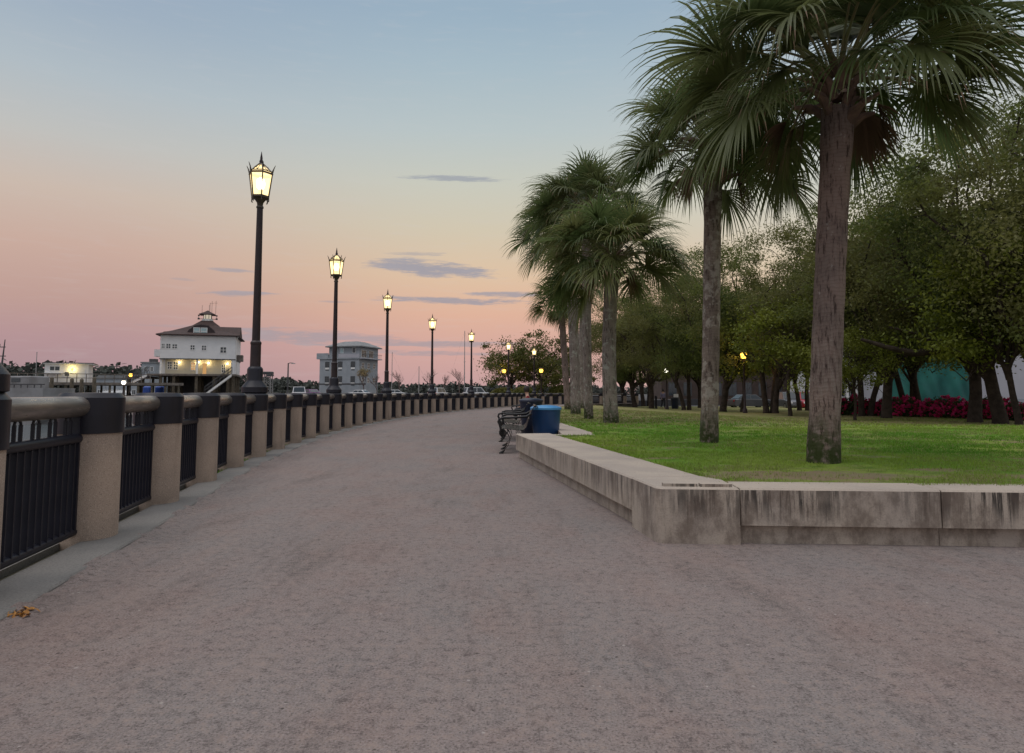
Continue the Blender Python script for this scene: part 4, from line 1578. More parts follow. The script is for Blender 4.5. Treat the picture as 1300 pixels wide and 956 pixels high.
    for i, (px, d, s, lab) in enumerate(((507, 130, 1.0, 'leafless tree between the third and fourth lantern posts'), (547, 125, 1.0, 'leafless tree directly behind the fourth lantern post'), (563, 120, .8, 'small leafless tree just right of the fourth lantern post'), (583, 118, 1.0, 'leafless tree beside the tall thin mast, left of the fifth lantern post'),
                                         (478, 135, .9, 'leafless tree at the right corner of the grey building'), (461, 132, 1.05, 'tree with sparse brown foliage in front of the grey building'))):
        if bt is None or i == 5:
            bt2 = make_bare(70 + i, leaves=(i == 5))
        if bt is None:
            bt = bt2
            o = bt
        elif i == 5:
            o = bt2
        else:
            o = copy_tree(bt)
        p = W(px, 495, d)
        o.location = (p.x, d, .7)
        o.rotation_euler = (0, 0, i * 2.0)
        o.scale = (s, s, s)
        tag(o, lab, 'tree', 'bare trees on the wharf' if i < 5 else None)


def make_bare(seed, leaves=False):
    rn = random.Random(seed)
    root = thing('bare_tree', 'bare', 'tree')
    mb = MB()
    ends = []

    def grow(p, d, L, r, lev):
        q = p + d * L
        mid = p.lerp(q, .5) + Vector((rn.gauss(0, .05), rn.gauss(0, .05), 0)) * L
        mb.tube([p, mid, q], [r, r * .8, r * .62], 5 if lev < 2 else 3, cap=False)
        if lev == 4:
            ends.append(q)
            return
        for k in range(4 if lev < 2 else 3):
            nd = (d + Vector((rn.gauss(0, .42), rn.gauss(0, .42), rn.uniform(.05, .45)))).normalized()
            grow(p.lerp(q, rn.uniform(.55, 1)), nd, L * rn.uniform(.6, .82), r * .55, lev + 1)
    grow(Vector((0, 0, 0)), Vector((0, 0, 1)), 2.0, .11, 0)
    mb.build('trunk', 'twig', root, fix=False)
    if leaves:
        rg = np.random.default_rng(seed)
        C = np.array([tuple(e) for e in ends], np.float32)
        idx = rg.integers(0, len(C), 700)
        V = leaf_quads(C[idx] + rg.normal(size=(700, 3)) * .2, rg, .12)
        np_mesh('crown', V, np.arange(len(V)).reshape(-1, 4), 'reed', None, root)
    return root


def build_far_shore():
    rg = np.random.default_rng(77)
    # low land
    mb = MB()
    ln = [(-420, 330), (-300, 345), (-210, 400), (-150, 480), (-60, 620), (20, 760), (140, 860), (420, 900)]
    poly = ln + [(700, 1800), (-1400, 1800), (-900, 300)]
    mb.slab(poly, -4, -.4)
    tag(mb.build('far_land', 'mud'), kind='structure')
    P = []
    for k in range(len(ln) - 1):
        a, b = np.array(ln[k]), np.array(ln[k + 1])
        L = np.linalg.norm(b - a)
        for j in range(int(L / (1.7 if b[1] < 500 else 3.5))):
            f = rg.random()
            c = a + (b - a) * f
            n = np.array([-(b - a)[1], (b - a)[0]]) / L
            c = c + n * (4 + rg.random() * 40) * np.sign(n[1] if n[1] else 1)
            rr = 7 + 6 * rg.random()
            hh = (9.5 + 3.5 * rg.random() ** 1.5) * (1.0 + .75 * max(0.0, min(1.0, (-c[0] - 150) / 90)))
            m = 130
            D = rg.normal(size=(m, 3))
            D /= np.linalg.norm(D, axis=1)[:, None]
            D *= (.55 + .5 * rg.random(m))[:, None]
            P.append(np.stack([c[0] + D[:, 0] * rr, c[1] + D[:, 1] * rr, np.abs(D[:, 2]) * hh * .9 + .2], 1))
    P = np.concatenate(P)
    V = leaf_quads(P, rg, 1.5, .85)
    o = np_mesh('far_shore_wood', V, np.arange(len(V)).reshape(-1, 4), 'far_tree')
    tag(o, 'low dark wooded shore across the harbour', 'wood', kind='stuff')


# ------------------------------------------------------------------ buildings
def frame(origin, ang):
    return Matrix.Translation(origin) @ Matrix.Rotation(ang, 4, 'Z')


def window(root, x, z, w, h, y, glass='glass', fr='white', bars=(1, 1), sill=True, axis='front', dep=.05):
    """a window on a wall whose outer face is at local y (front) or local x (side)"""
    def bx(mb, x0, x1, y0, y1, z0, z1):
        if axis == 'front':
            mb.box(x0, x1, y0, y1, z0, z1)
        else:
            mb.box(-y1, -y0, x0, x1, z0, z1)
    t = .07
    mb = MB()
    bx(mb, x - t, x, y - dep, y + .02, z - t, z + h + t)
    bx(mb, x + w, x + w + t, y - dep, y + .02, z - t, z + h + t)
    bx(mb, x, x + w, y - dep, y + .02, z + h, z + h + t)
    bx(mb, x, x + w, y - dep, y + .02, z - t, z)
    for k in range(bars[0]):
        xx = x + w * (k + 1) / (bars[0] + 1)
        bx(mb, xx - .03, xx + .03, y - dep + .005, y - .004, z, z + h)
    for k in range(bars[1]):
        zz = z + h * (k + 1) / (bars[1] + 1)
        bx(mb, x, x + w, y - dep + .008, y - .006, zz - .03, zz + .03)
    wnd = mb.build('window', fr, root)
    mb = MB()
    bx(mb, x, x + w, y - .024, y + .012, z, z + h)
    mb.build('pane', glass, wnd)
    return wnd


def build_pilot_house():
    o = W(201.7, 480, 87.2)
    p1 = W(297.6, 480, 90)
    ang = math.atan2(p1.y - o.y, p1.x - o.x)
    LW = math.hypot(p1.x - o.x, p1.y - o.y)
    root = thing('pilot_house', 'white waterfront house on piles with brown hip roof, cupola and lit lower porch', 'house', (o.x, o.y, 0), ang)
    D = 9.0
    u = LW / 655.0            # zoom pixels to metres
    X = lambda zx: (zx - 285) * u
    sc = 850 / 88.5 / 6.83 * 1.0
    Z = lambda zy: EYE + (HOR - (370 + zy / 6.83)) * 88.5 / 850
    zd, zm, ze = Z(716), Z(583), Z(400) + .25
    MB().box(0, LW, 0, D, zm + .0, ze).build('upper_wall', 'siding', root)
    mb = MB().box(.55, LW - .45, .85, D - .1, zd + .002, zm - .12)
    mb.build('lower_wall', 'cream', root)
    MB().box(LW - .44, LW - .02, .02, D, zd + .002, zm - .12).build('side_wall', 'siding', root)
    MB().box(.02, .54, .9, D, zd + .002, zm - .12).build('side_wall', 'siding', root)
    mb = MB()
    for x in (.14, LW * .49, LW * .965):
        mb.box(x - .12, x + .12, .1, .34, zd + .002, zm - .12)
    mb.build('porch_column', 'white', root)
    MB().box(-.06, LW + .06, -.06, D + .06, zm - .119, zm - .001).build('band_course', 'trim', root)
    mb = MB().box(-1.35, LW + .3, -.35, D + .4, zd - .24, zd)
    mb.box(-4.2, -1.35, 1.5, D, zd - .55, zd - .28)
    mb.build('deck', 'dock', root)
    mb = MB()
    for x in (.2, 1.75, 4.45, 6.6, 8.3, LW - .15):
        for y in (.1, 3.2, 6.3, D - .2):
            mb.box(x - .17, x + .17, y - .17, y + .17, -2.2, zd - .24)
    for x in (-3.9, -2.2):
        for y in (2, D - .5):
            mb.box(x - .15, x + .15, y - .15, y + .15, -2.2, zd - .55)
    mb.build('pile', 'pile', root)
    MB().box(-6, LW + 3, -3, D + 4, .55, .8).build('lower_deck', 'dock', root)
    MB().box(.6, LW - .6, 7.0, 7.2, .8, zd - .25).build('store_wall', 'trim', root)
    # roof
    ov = .5
    def rect(x0, x1, y0, y1, z):
        return [(x0, y0, z), (x1, y0, z), (x1, y1, z), (x0, y1, z)]
    cxr, cyr = X(650), 4.2
    rs = [rect(-ov, LW + ov, -ov, D + ov, ze - .02), rect(-ov, LW + ov, -ov, D + ov, ze + .12), rect(1.3, LW - 1.4, 1.3, D - 1.4, ze + .78), rect(cxr - 1.7, cxr + 1.7, cyr - 1.5, cyr + 1.5, ze + 1.62), rect(cxr - .7, cxr + .7, cyr - .7, cyr + .7, Z(262) + .55)]
    roof = MB().rings(rs).build('roof', 'shingle', root)
    # left gablet and right cross gable
    MB().prism([(-.35, ze + .1), (1.4, ze + .1), (1.4, ze + .82), (-.05, ze + .62)], 2.2, 6.4).build('gablet', 'shingle', roof)
    mb = MB()
    zt = Z(302) + .4
    vs = [(X(740), 2.2, ze + .1), (LW + .15, 2.2, ze + .1), (LW + .15, 6.2, ze + .1), (X(740), 6.2, ze + .1), (X(740), 4.2, zt), (LW + .35, 4.2, zt), (LW + .35, 1.9, ze + .35), (LW + .35, 6.5, ze + .35), (X(740), 1.9, ze + .35), (X(740), 6.5, ze + .35)]
    mb.add(vs, [(8, 6, 5, 4), (4, 5, 7, 9), (0, 1, 2, 3), (8, 4, 9, 3, 0), (6, 5, 7, 2, 1), (0, 1, 6, 8), (3, 2, 7, 9)])
    mb.build('cross_gable', 'shingle', roof, fix=True)
    # front dormer
    dpoly = [(X(495), ze + .25), (X(520), Z(330)), (X(570), Z(292)), (X(630), Z(282)), (X(690), Z(290)), (X(735), Z(325)), (X(765), ze + .25)]
    dm = MB().prism(dpoly, .45, 4.0).build('dormer', 'shingle_dark', roof)
    for a, b in ((565, 612), (628, 677)):
        window(root, X(a), Z(370), X(b) - X(a), Z(314) - Z(370), .45, 'glass_pale', 'white', (0, 1))
    # cupola
    zc = Z(262) + .55
    MB().lathe([(.78, -.1), (.78, .18), (.62, .2), (.62, .28)], 8, (cxr, cyr, zc), rot=PI / 8).build('cupola_base', 'white', root)
    zg = zc + .28
    MB().lathe([(.5, 0), (.5, .55)], 8, (cxr, cyr, zg), rot=PI / 8).build('cupola_glass', 'lit_cupola', root)
    mb = MB()
    for k in range(8):
        a = PI / 8 + k * PI / 4
        mb.tube([(cxr + .53 * math.cos(a), cyr + .53 * math.sin(a), zg), (cxr + .53 * math.cos(a), cyr + .53 * math.sin(a), zg + .56)], .04, 6)
    for sx in (-1, 1):
        mb.tube([(cxr + sx * .5, cyr, zg + .5), (cxr + sx * 1.15, cyr, zg + .5), (cxr + sx * 1.15, cyr, zg)], .035, 6)
        mb.tube([(cxr + sx * 1.15, cyr, zg), (cxr + sx * .5, cyr, zg + .02)], .035, 6)
        mb.box(cxr + sx * 1.15 - .12, cxr + sx * 1.15 + .12, cyr - .12, cyr + .12, zg - .08, zg + .14)
        mb.box(cxr + sx * 1.15 - .1, cxr + sx * 1.15 + .1, cyr - .1, cyr + .1, zg + .4, zg + .58)
    mb.build('cupola_frame', 'trim', root)
    MB().rings([rect(cxr - 1.0, cxr + 1.0, cyr - 1.0, cyr + 1.0, zg + .55), rect(cxr - 1.0, cxr + 1.0, cyr - 1.0, cyr + 1.0, zg + .63), rect(cxr - .45, cxr + .45, cyr - .45, cyr + .45, zg + .92), rect(cxr - .05, cxr + .05, cyr - .05, cyr + .05, zg + 1.2)]).build('cupola_roof', 'shingle', root)
    za = zg + 1.0
    for dx, h, ar in ((.25, 1.3, 0), (.5, 1.55, .25), (.15, 1.0, 0), (1.0, 1.6, .2), (-.75, .9, 0)):
        mb = MB()
        mb.tube([(cxr + dx, cyr, za - .4), (cxr + dx, cyr, za + h)], .022, 5)
        if ar:
            mb.tube([(cxr + dx - ar, cyr, za + h * .8), (cxr + dx + ar, cyr, za + h * .8)], .018, 4)
        mb.build('antenna', 'trim', root)
    # upper windows
    for a, b, c, d in ((298, 322, 460, 497), (338, 372, 460, 497), (390, 428, 463, 497), (545, 580, 468, 505), (644, 680, 470, 507), (808, 858, 480, 528)):
        window(root, X(a), Z(d), X(b) - X(a), Z(c) - Z(d), 0.0, 'glass', 'white', (1, 1))
    for a, b, c, d, gl in ((346, 380, 612, 672, 'glass'), (397, 432, 612, 676, 'glass'), (548, 582, 615, 680, 'lit_window'), (820, 848, 630, 700, 'glass')):
        window(root, X(a), Z(d), X(b) - X(a), Z(c) - Z(d), .85, gl, 'white', (1, 2))
    MB().box(X(650), X(682), .80, .87, zd + .01, Z(622)).build('door', 'lit_window', root)
    for x, z in ((X(445), Z(615)), (X(612), Z(612)), (X(700), Z(618)), (X(868), Z(622))):
        b = MB().lathe([(.03, .1), (.09, .08), (.08, -.1), (.02, -.12)], 10, (x, .74, z)).build('porch_lamp', 'white_bulb', root)
        point_light('porch_light', root, (x, .45, z), 22, (1, .72, .30), .1)
    # side bay boxes
    MB().box(-.85, -.002, 1.0, 2.6, Z(566), Z(505)).build('bay_box', 'siding', root)
    MB().box(LW + .002, LW + .85, 1.2, 3.0, Z(598), Z(542)).build('bay_box', 'dock', root)
    # downpipe
    MB().tube([(LW + .35, -.3, ze), (LW + .1, .1, ze - .5), (LW + .1, .1, zd)], .05, 8).build('downpipe', 'white', root)
    # stairs
    def stair(xa, za_, xb, zb, y0, y1, name='stair'):
        mb = MB()
        for y in (y0, y1):
            mb.add([(xa, y - .05, za_), (xb, y - .05, zb), (xb, y - .05, zb - .32), (xa, y - .05, za_ - .32), (xa, y + .05, za_), (xb, y + .05, zb), (xb, y + .05, zb - .32), (xa, y + .05, za_ - .32)],
                   [(0, 1, 2, 3), (7, 6, 5, 4), (0, 4, 5, 1), (3, 2, 6, 7), (0, 3, 7, 4), (1, 5, 6, 2)])
        st = mb.build(name, 'white', root)
        mb = MB()
        n = 12
        for k in range(n):
            f = (k + .5) / n
            x, z = xa + (xb - xa) * f, za_ + (zb - za_) * f
            mb.box(x - .17, x + .17, y0 + .05, y1 - .05, z - .16, z - .1)
        mb.build('tread', 'dock', st)
        mb = MB()
        for y in (y0, y1):
            for hh in (.5, .95):
                mb.tube([(xa, y, za_ + hh), (xb, y, zb + hh)], .03, 6)
            for k in range(8):
                f = k / 7
                x, z = xa + (xb - xa) * f, za_ + (zb - za_) * f
                mb.tube([(x, y, z - .1), (x, y, z + .95)], .025, 5)
        mb.build('stair_rail', 'trim', st)
    stair(X(920), zd - .02, X(690), .95, -1.5, -.45)
    stair(-1.4, zd - .02, -3.6, Z(800), .2, 1.4, 'stair')
    mb = MB()
    for k in range(12):
        x = -1.2 + k * (LW + 1.3) / 11
        mb.tube([(x, -.3, zd), (x, -.3, zd + .02)], .02, 4)
    return root


def build_grey_block():
    o = W(405.5, 480, 153)
    ang = -math.atan2(3.0, 9.7)
    root = thing('office_block', 'grey four storey waterfront building with slate hip roof and roof terrace', 'building', (o.x, o.y, 0), ang)
    S = 9.286
    wd, D = 10.15, 8.6
    X = lambda zx: (zx - 245) / 460 * wd
    Z = lambda zy: EYE + (HOR - (420 + zy / S)) * 151.5 / 850
    zt = Z(332)
    MB().box(0, wd, 0, D, .2, zt).build('wall', 'stucco', root)
    pt = Z(262)
    mb = MB().box(-.7, wd + .12, -.25, D + .2, zt + .002, zt + .25)
    mb.box(-.7, -.5, -.25, D + .2, zt + .25, pt)
    mb.box(-.5, X(350), -.25, -.05, zt + .25, pt)
    mb.build('terrace', 'stucco', root)
    mb = MB().box(X(352), wd, .05, D, zt + .25, Z(195))
    mb.build('attic_wall', 'stucco', root)
    MB().box(X(470), wd + .02, -.24, .04, zt + .26, Z(275)).build('parapet', 'grey_wall', root)
    x0, x1 = X(325), wd + .75
    y0, y1 = -.7, D + .7
    ez = Z(186)
    def rect(a, b, c, d, z):
        return [(a, c, z), (b, c, z), (b, d, z), (a, d, z)]
    MB().rings([rect(x0, x1, y0, y1, ez - .15), rect(x0, x1, y0, y1, ez + .08), rect(x0 + 3.0, x1 - 2.6, y0 + 3.2, y1 - 3.2, Z(118))]).build('roof', 'slate', root)
    for a, b in ((482, 520), (625, 660)):
        window(root, X(a), Z(262), X(b) - X(a), Z(205) - Z(262), .05, 'glass_pale' if a < 500 else 'glass', 'white', (0, 0))
    for zx in (335, 487, 635):
        for (za, zb, zc, zd_) in ((368, 428, 436, 452), (540, 605, 0, 0)):
            w = window(root, X(zx - 22), Z(zb), X(zx + 22) - X(zx - 22), Z(za) - Z(zb), 0, 'glass', 'trim', (1, 2), dep=.06)
            MB().box(X(zx - 22), X(zx + 22), -.05, .01, Z(zb + 26), Z(zb + 6)).build('spandrel', 'white', w)
            MB().box(X(zx - 20), X(zx + 20), -.04, .01, Z(zb + 40), Z(zb + 28)).build('lower_pane', 'glass', w)
    # side face openings
    for y in (1.6, 4.2, 6.8):
        for z in (Z(440), Z(610)):
            window(root, y - .45, z, .9, 1.1, -wd, 'glass', 'white', (1, 1), axis='side')
    for y in (1.0, 4.4):
        window(root, y, zt + .4, 2.0, 1.55, -wd, 'glass', 'white', (2, 0), axis='side')
    mb = MB()
    for k in range(14):
        y = .1 + k * .62
        mb.tube([(wd + 1.05, y, zt + .25), (wd + 1.05, y, zt + 1.15)], .03, 5)
    mb.tube([(wd + 1.05, 0, zt + 1.15), (wd + 1.05, D, zt + 1.15)], .04, 6)
    b = MB().box(wd + .13, wd + 1.15, -.1, D, zt + .0, zt + .2).build('balcony', 'grey_wall', root)
    mb.build('balcony_rail', 'trim', b)
    mb = MB().box(X(300), X(840), -2.2, -2.1, Z(640), Z(622))
    mb.build('fence_rail', 'trim', root)


def build_shed():
    SA = R(27)
    a, b = W(56, 480, 75), W(112, 480, 77)
    wd = math.hypot(b.x - a.x, b.y - a.y)
    z0 = EYE + (HOR - 485.5) * 75 / 850
    zt = EYE + (HOR - 460.5) * 75 / 850
    root = thing('dock_shed', 'low white dock shed with a dark flat roof and a glowing wall lamp', 'shed', (a.x, 75, 0), SA)
    u = wd / (56)
    MB().box(0, wd, 0, 5, z0, zt - .12).build('wall', 'siding', root)
    MB().box(-.12, wd + .45, -.25, 5.2, zt - .118, zt - .02).build('eave_board', 'white', root)
    MB().box(-.16, wd + .5, -.3, 5.25, zt - .018, zt + .05).build('roof', 'trim', root)
    window(root, .5, z0 + 1.35, .9, .45, 0, 'glass', 'white', (1, 0))
    window(root, u * 25.5, z0 + .72, .42, .45, 0, 'glass', 'white', (0, 0))
    MB().box(wd * .66, wd * .92, -.03, .01, z0 + .02, z0 + 1.5).build('door', 'white', root)
    MB().box(.05, 1.7, -.55, -.002, z0 + 1.0, z0 + 1.08).build('shelf_awning', 'white', root)
    lx, lz = u * 35, zt - .72
    MB().lathe([(.03, .09), (.085, .06), (.085, -.06), (.03, -.09)], 12, (lx, -.13, lz)).build('wall_lamp', 'orange_bulb', root)
    point_light('shed_light', root, (lx, -.35, lz), 30, (1, .75, .25), .08)
    # dock and piles it stands on
    dk = thing('dock', 'timber dock on piles carrying the white shed', 'dock', (a.x, 75, 0), SA)
    MB().box(-5, 14, -2.2, 6, z0 - .3, z0 - .002).build('deck', 'dock', dk)
    mb = MB()
    for k in range(14):
        for y in (-2, 5.6):
            mb.lathe([(.13, -2.6), (.12, z0 - .3)], 8, (-4.7 + k * 1.4, y, 0))
    mb.build('pile', 'pile', dk)
    mb = MB()
    for k in range(16):
        x = -3 + k * .9
        mb.box(x - .04, x + .04, -2.15, -2.07, z0, z0 + .95)
    mb.box(-3.1, 10.6, -2.14, -2.08, z0 + .9, z0 + .98)
    mb.box(-3.1, 10.6, -2.13, -2.09, z0 + .45, z0 + .52)
    mb.build('dock_rail', 'dock', dk)
    for i, (px, top, lab) in enumerate(((66, 478.5, 'tall mooring pile in front of the left side of the white shed'), (91.5, 480, 'mooring pile below the glowing wall lamp of the shed'), (104, 480.5, 'mooring pile below the door of the shed'), (120, 478.5, 'greenish mooring pile at the right end of the shed'))):
        p = W(px, top, 68)
        o = MB().lathe([(.2, -2.6), (.17, p.z - .15), (.17, p.z - .1), (.05, p.z)], 12).build('mooring_pile', 'pile', loc=(p.x, 68, 0), smooth=50)
        tag(o, lab, 'pile', 'mooring piles by the shed')
    # grey work barge
    p = W(-8, 492, 60)
    q = W(55, 492, 60)
    bg = thing('work_barge', 'long grey steel barge with a black rail moored left of the shed', 'barge', (p.x - 4, 60, 0))
    L = q.x - p.x + 4
    ztop = EYE + (HOR - 489) * 60 / 850
    rs = [[(x0, y0, z) for x0, y0 in ((i, 0), (L - i, 0), (L + e, 2.2), (L - i, 4.4), (i, 4.4))] for i, e, z in ((.8, .2, -1.9), (.1, .6, -1.0), (0, .9, ztop - .25))]
    MB().rings(rs).build('hull', 'hull_grey', bg)
    mb = MB()
    for k in range(14):
        x = .3 + k * (L - .6) / 13
        mb.box(x - .03, x + .03, .1, .16, ztop - .25, ztop + .02)
    mb.box(0, L, .06, .2, ztop + .02, ztop + .12)
    mb.build('rail', 'trim', bg)
    MB().bevbox(1, 6.5, 1.0, 3.6, ztop - .26, ztop + .85, .08).build('deckhouse', 'hull_grey', bg)
    for x in (1.6, 3.2, 4.8):
        MB().box(x, x + .8, .97, 1.03, ztop + .3, ztop + .65).build('window', 'glass', bg)


def far_lamp(px, py, d, label, zb, orange=True, energy=40, light=True):
    p = W(px, py, d)
    root = thing('far_street_lamp', label, 'street lamp', (p.x, d, zb), 0)
    h = p.z - zb
    MB().lathe([(.16, 0), (.15, .25), (.08, .35), (.06, h - .35), (.09, h - .3), (.12, h - .22)], 12).build('pole', 'pole', root, smooth=40)
    MB().lathe([(.10, h - .22), (.19, h - .1), (.21, h + .02), (.16, h + .15), (.05, h + .2)], 14).build('globe', 'orange_bulb' if orange else 'white_bulb', root, smooth=60)
    MB().lathe([(.17, h + .155), (.10, h + .24), (.02, h + .34)], 12).build('cap', 'pole', root, smooth=40)
    if light:
        point_light('lamp_light', root, (0, -.3, h), energy, (1, .6, .15) if orange else (1, .9, .7), .12)
    return root


def make_boat(L, mat, canopy=True, mastz=0):
    root = thing('motor_boat', 'boat', 'boat')
    rs = []
    for f, w, zk in ((0, .82, -.25), (.2, 1.0, -.3), (.5, 1.0, -.3), (.75, .8, -.2), (.92, .4, 0), (1, .05, .3)):
        x = L * f
        b = L * .16 * w
        top = .75 + .35 * f * f
        rs.append([(x, -b, top), (x, -b * .85, .1), (x, 0, zk), (x, b * .85, .1), (x, b, top)])
    MB().rings(rs).build('hull', mat, root, smooth=40)
    b = L * .12
    MB().rings([[(L * .25, -b, .75), (L * .68, -b * .9, .85), (L * .68, b * .9, .85), (L * .25, b, .75)], [(L * .28, -b * .9, 1.5), (L * .58, -b * .8, 1.55), (L * .58, b * .8, 1.55), (L * .28, b * .9, 1.5)], [(L * .30, -b * .86, 1.62), (L * .55, -b * .75, 1.66), (L * .55, b * .75, 1.66), (L * .30, b * .86, 1.62)]]).build('cabin', 'hull', root)
    mb = MB()
    for s in (-1, 1):
        mb.add([(L * .30, s * b * .965, 1.05), (L * .60, s * b * .90, 1.08), (L * .57, s * b * .84, 1.42), (L * .30, s * b * .93, 1.40)], [(0, 1, 2, 3)])
    mb.add([(L * .657, -b * .8, 1.0), (L * .657, b * .8, 1.0), (L * .60, b * .74, 1.48), (L * .60, -b * .74, 1.48)], [(0, 1, 2, 3)])
    mb.build('window', 'glass', root, fix=False)
    if canopy:
        MB().rings([[(L * .02, -b, 2.05), (L * .32, -b, 2.15), (L * .32, b, 2.15), (L * .02, b, 2.05)], [(L * .04, -b * .8, 2.2), (L * .30, -b * .8, 2.28), (L * .30, b * .8, 2.28), (L * .04, b * .8, 2.2)]]).build('canopy', 'canvas', root)
        mb = MB()
        for x in (.04, .30):
            for s in (-1, 1):
                mb.tube([(L * x, s * b * .95, .8), (L * x, s * b * .95, 2.1)], .025, 5)
        mb.build('canopy_frame', 'mast', root)
    if mastz:
        mb = MB().tube([(L * .5, 0, 1.5), (L * .5, 0, mastz)], [.09, .05], 8)
        mb.tube([(L * .5, 0, 2.1), (L * .08, 0, 2.0)], .06, 6)
        mb.tube([(L * .5, -.6, mastz * .6), (L * .5, .6, mastz * .6)], .025, 5)
        for e in ((L, 0, 1.1), (0, 0, .8)):
            mb.tube([(L * .5, 0, mastz - .1), e], .008, 3)
        mb.build('mast', 'mast', root)
        MB().tube([(L * .47, 0, 2.22), (L * .28, 0, 2.24), (L * .1, 0, 2.12)], [.12, .16, .09], 8).build('furled_sail', 'canvas', root, smooth=50)
    return root


def make_car(mat, suv=False):
    root = thing('parked_car', 'car', 'car')
    L, w = 4.5, .88
    hz = 1.72 if suv else 1.45
    prof = [(-L / 2, .35), (-L / 2 + .02, .75), (-L / 2 + .1, .95), (-1.0, 1.0), (1.0, .98), (1.9, .90), (L / 2 - .05, .72), (L / 2, .42), (L / 2 - .1, .25), (-L / 2 + .1, .25)]
    rs = [[(x * s, y, .25 + (z - .25) * q) for x, z in prof] for y, s, q in ((-w, .97, .93), (-w + .08, 1, 1), (w - .08, 1, 1), (w, .97, .93))]
    MB().rings(rs).build('body', mat, root, smooth=35)
    back = -2.05 if suv else -1.75
    cab = lambda y, t: [(back, y, .96), (.95, y, .96), (.30, y * t, hz), (back + (.25 if suv else .65), y * t, hz)]
    MB().rings([cab(-w + .05, .82), cab(w - .05, .82)]).build('cabin', mat, root)
    mb = MB()
    for s in (-1, 1):
        y0, y1 = s * (w - .043), s * ((w - .05) * .82 + .012)
        zt = hz - .08
        f0 = lambda z: (z - .96) / (hz - .96)
        for xa, xb, xc, xd in ((back + .2, -.42, -.42, back + (.38 if suv else .72)), (-.34, .78, .26, -.34)):
            z0 = 1.02
            ya = y0 + (y1 - y0) * f0(z0)
            yb = y0 + (y1 - y0) * f0(zt)
            mb.add([(xa, ya, z0), (xb, ya, z0), (xc, yb, zt), (xd, yb, zt)], [(0, 1, 2, 3)])
    f = .965
    mb.add([(.90, -.7, 1.02), (.90, .7, 1.02), (.36, .62, hz - .07), (.36, -.62, hz - .07)], [(0, 1, 2, 3)], mat=Matrix.Translation((.03, 0, .01)))
    bx = back + (.04 if suv else .1)
    mb.add([(bx, -.68, 1.03), (bx, .68, 1.03), (bx + (.18 if suv else .45), .6, hz - .08), (bx + (.18 if suv else .45), -.6, hz - .08)], [(0, 1, 2, 3)], mat=Matrix.Translation((-.04, 0, .015)))
    mb.build('window', 'glass', root, fix=False)
    for x in (-1.4, 1.4):
        for s in (-1, 1):
            m = Matrix.Translation((x, s * (w - .08), .33)) @ Matrix.Rotation(PI / 2, 4, 'X')
            wh = MB().lathe([(.2, -.1), (.33, -.1), (.34, -.06), (.34, .06), (.33, .1), (.2, .1)], 20, mat=m).build('wheel', 'rubber', root, smooth=40)
            MB().lathe([(.03, -.105), (.2, -.108), (.2, .108), (.03, .105)], 14, mat=m).build('rim', 'chrome', wh)
    for s in (-1, 1):
        MB().bevbox(L / 2 - .14, L / 2 - .005, s * .62 - .17, s * .62 + .17, .60, .76, .03).build('headlight', 'lamp_glass', root)
        MB().bevbox(-L / 2 - .005, -L / 2 + .12, s * .68 - .12, s * .68 + .12, .70, .92, .03).build('tail_light', 'tail_glass', root)
    return root


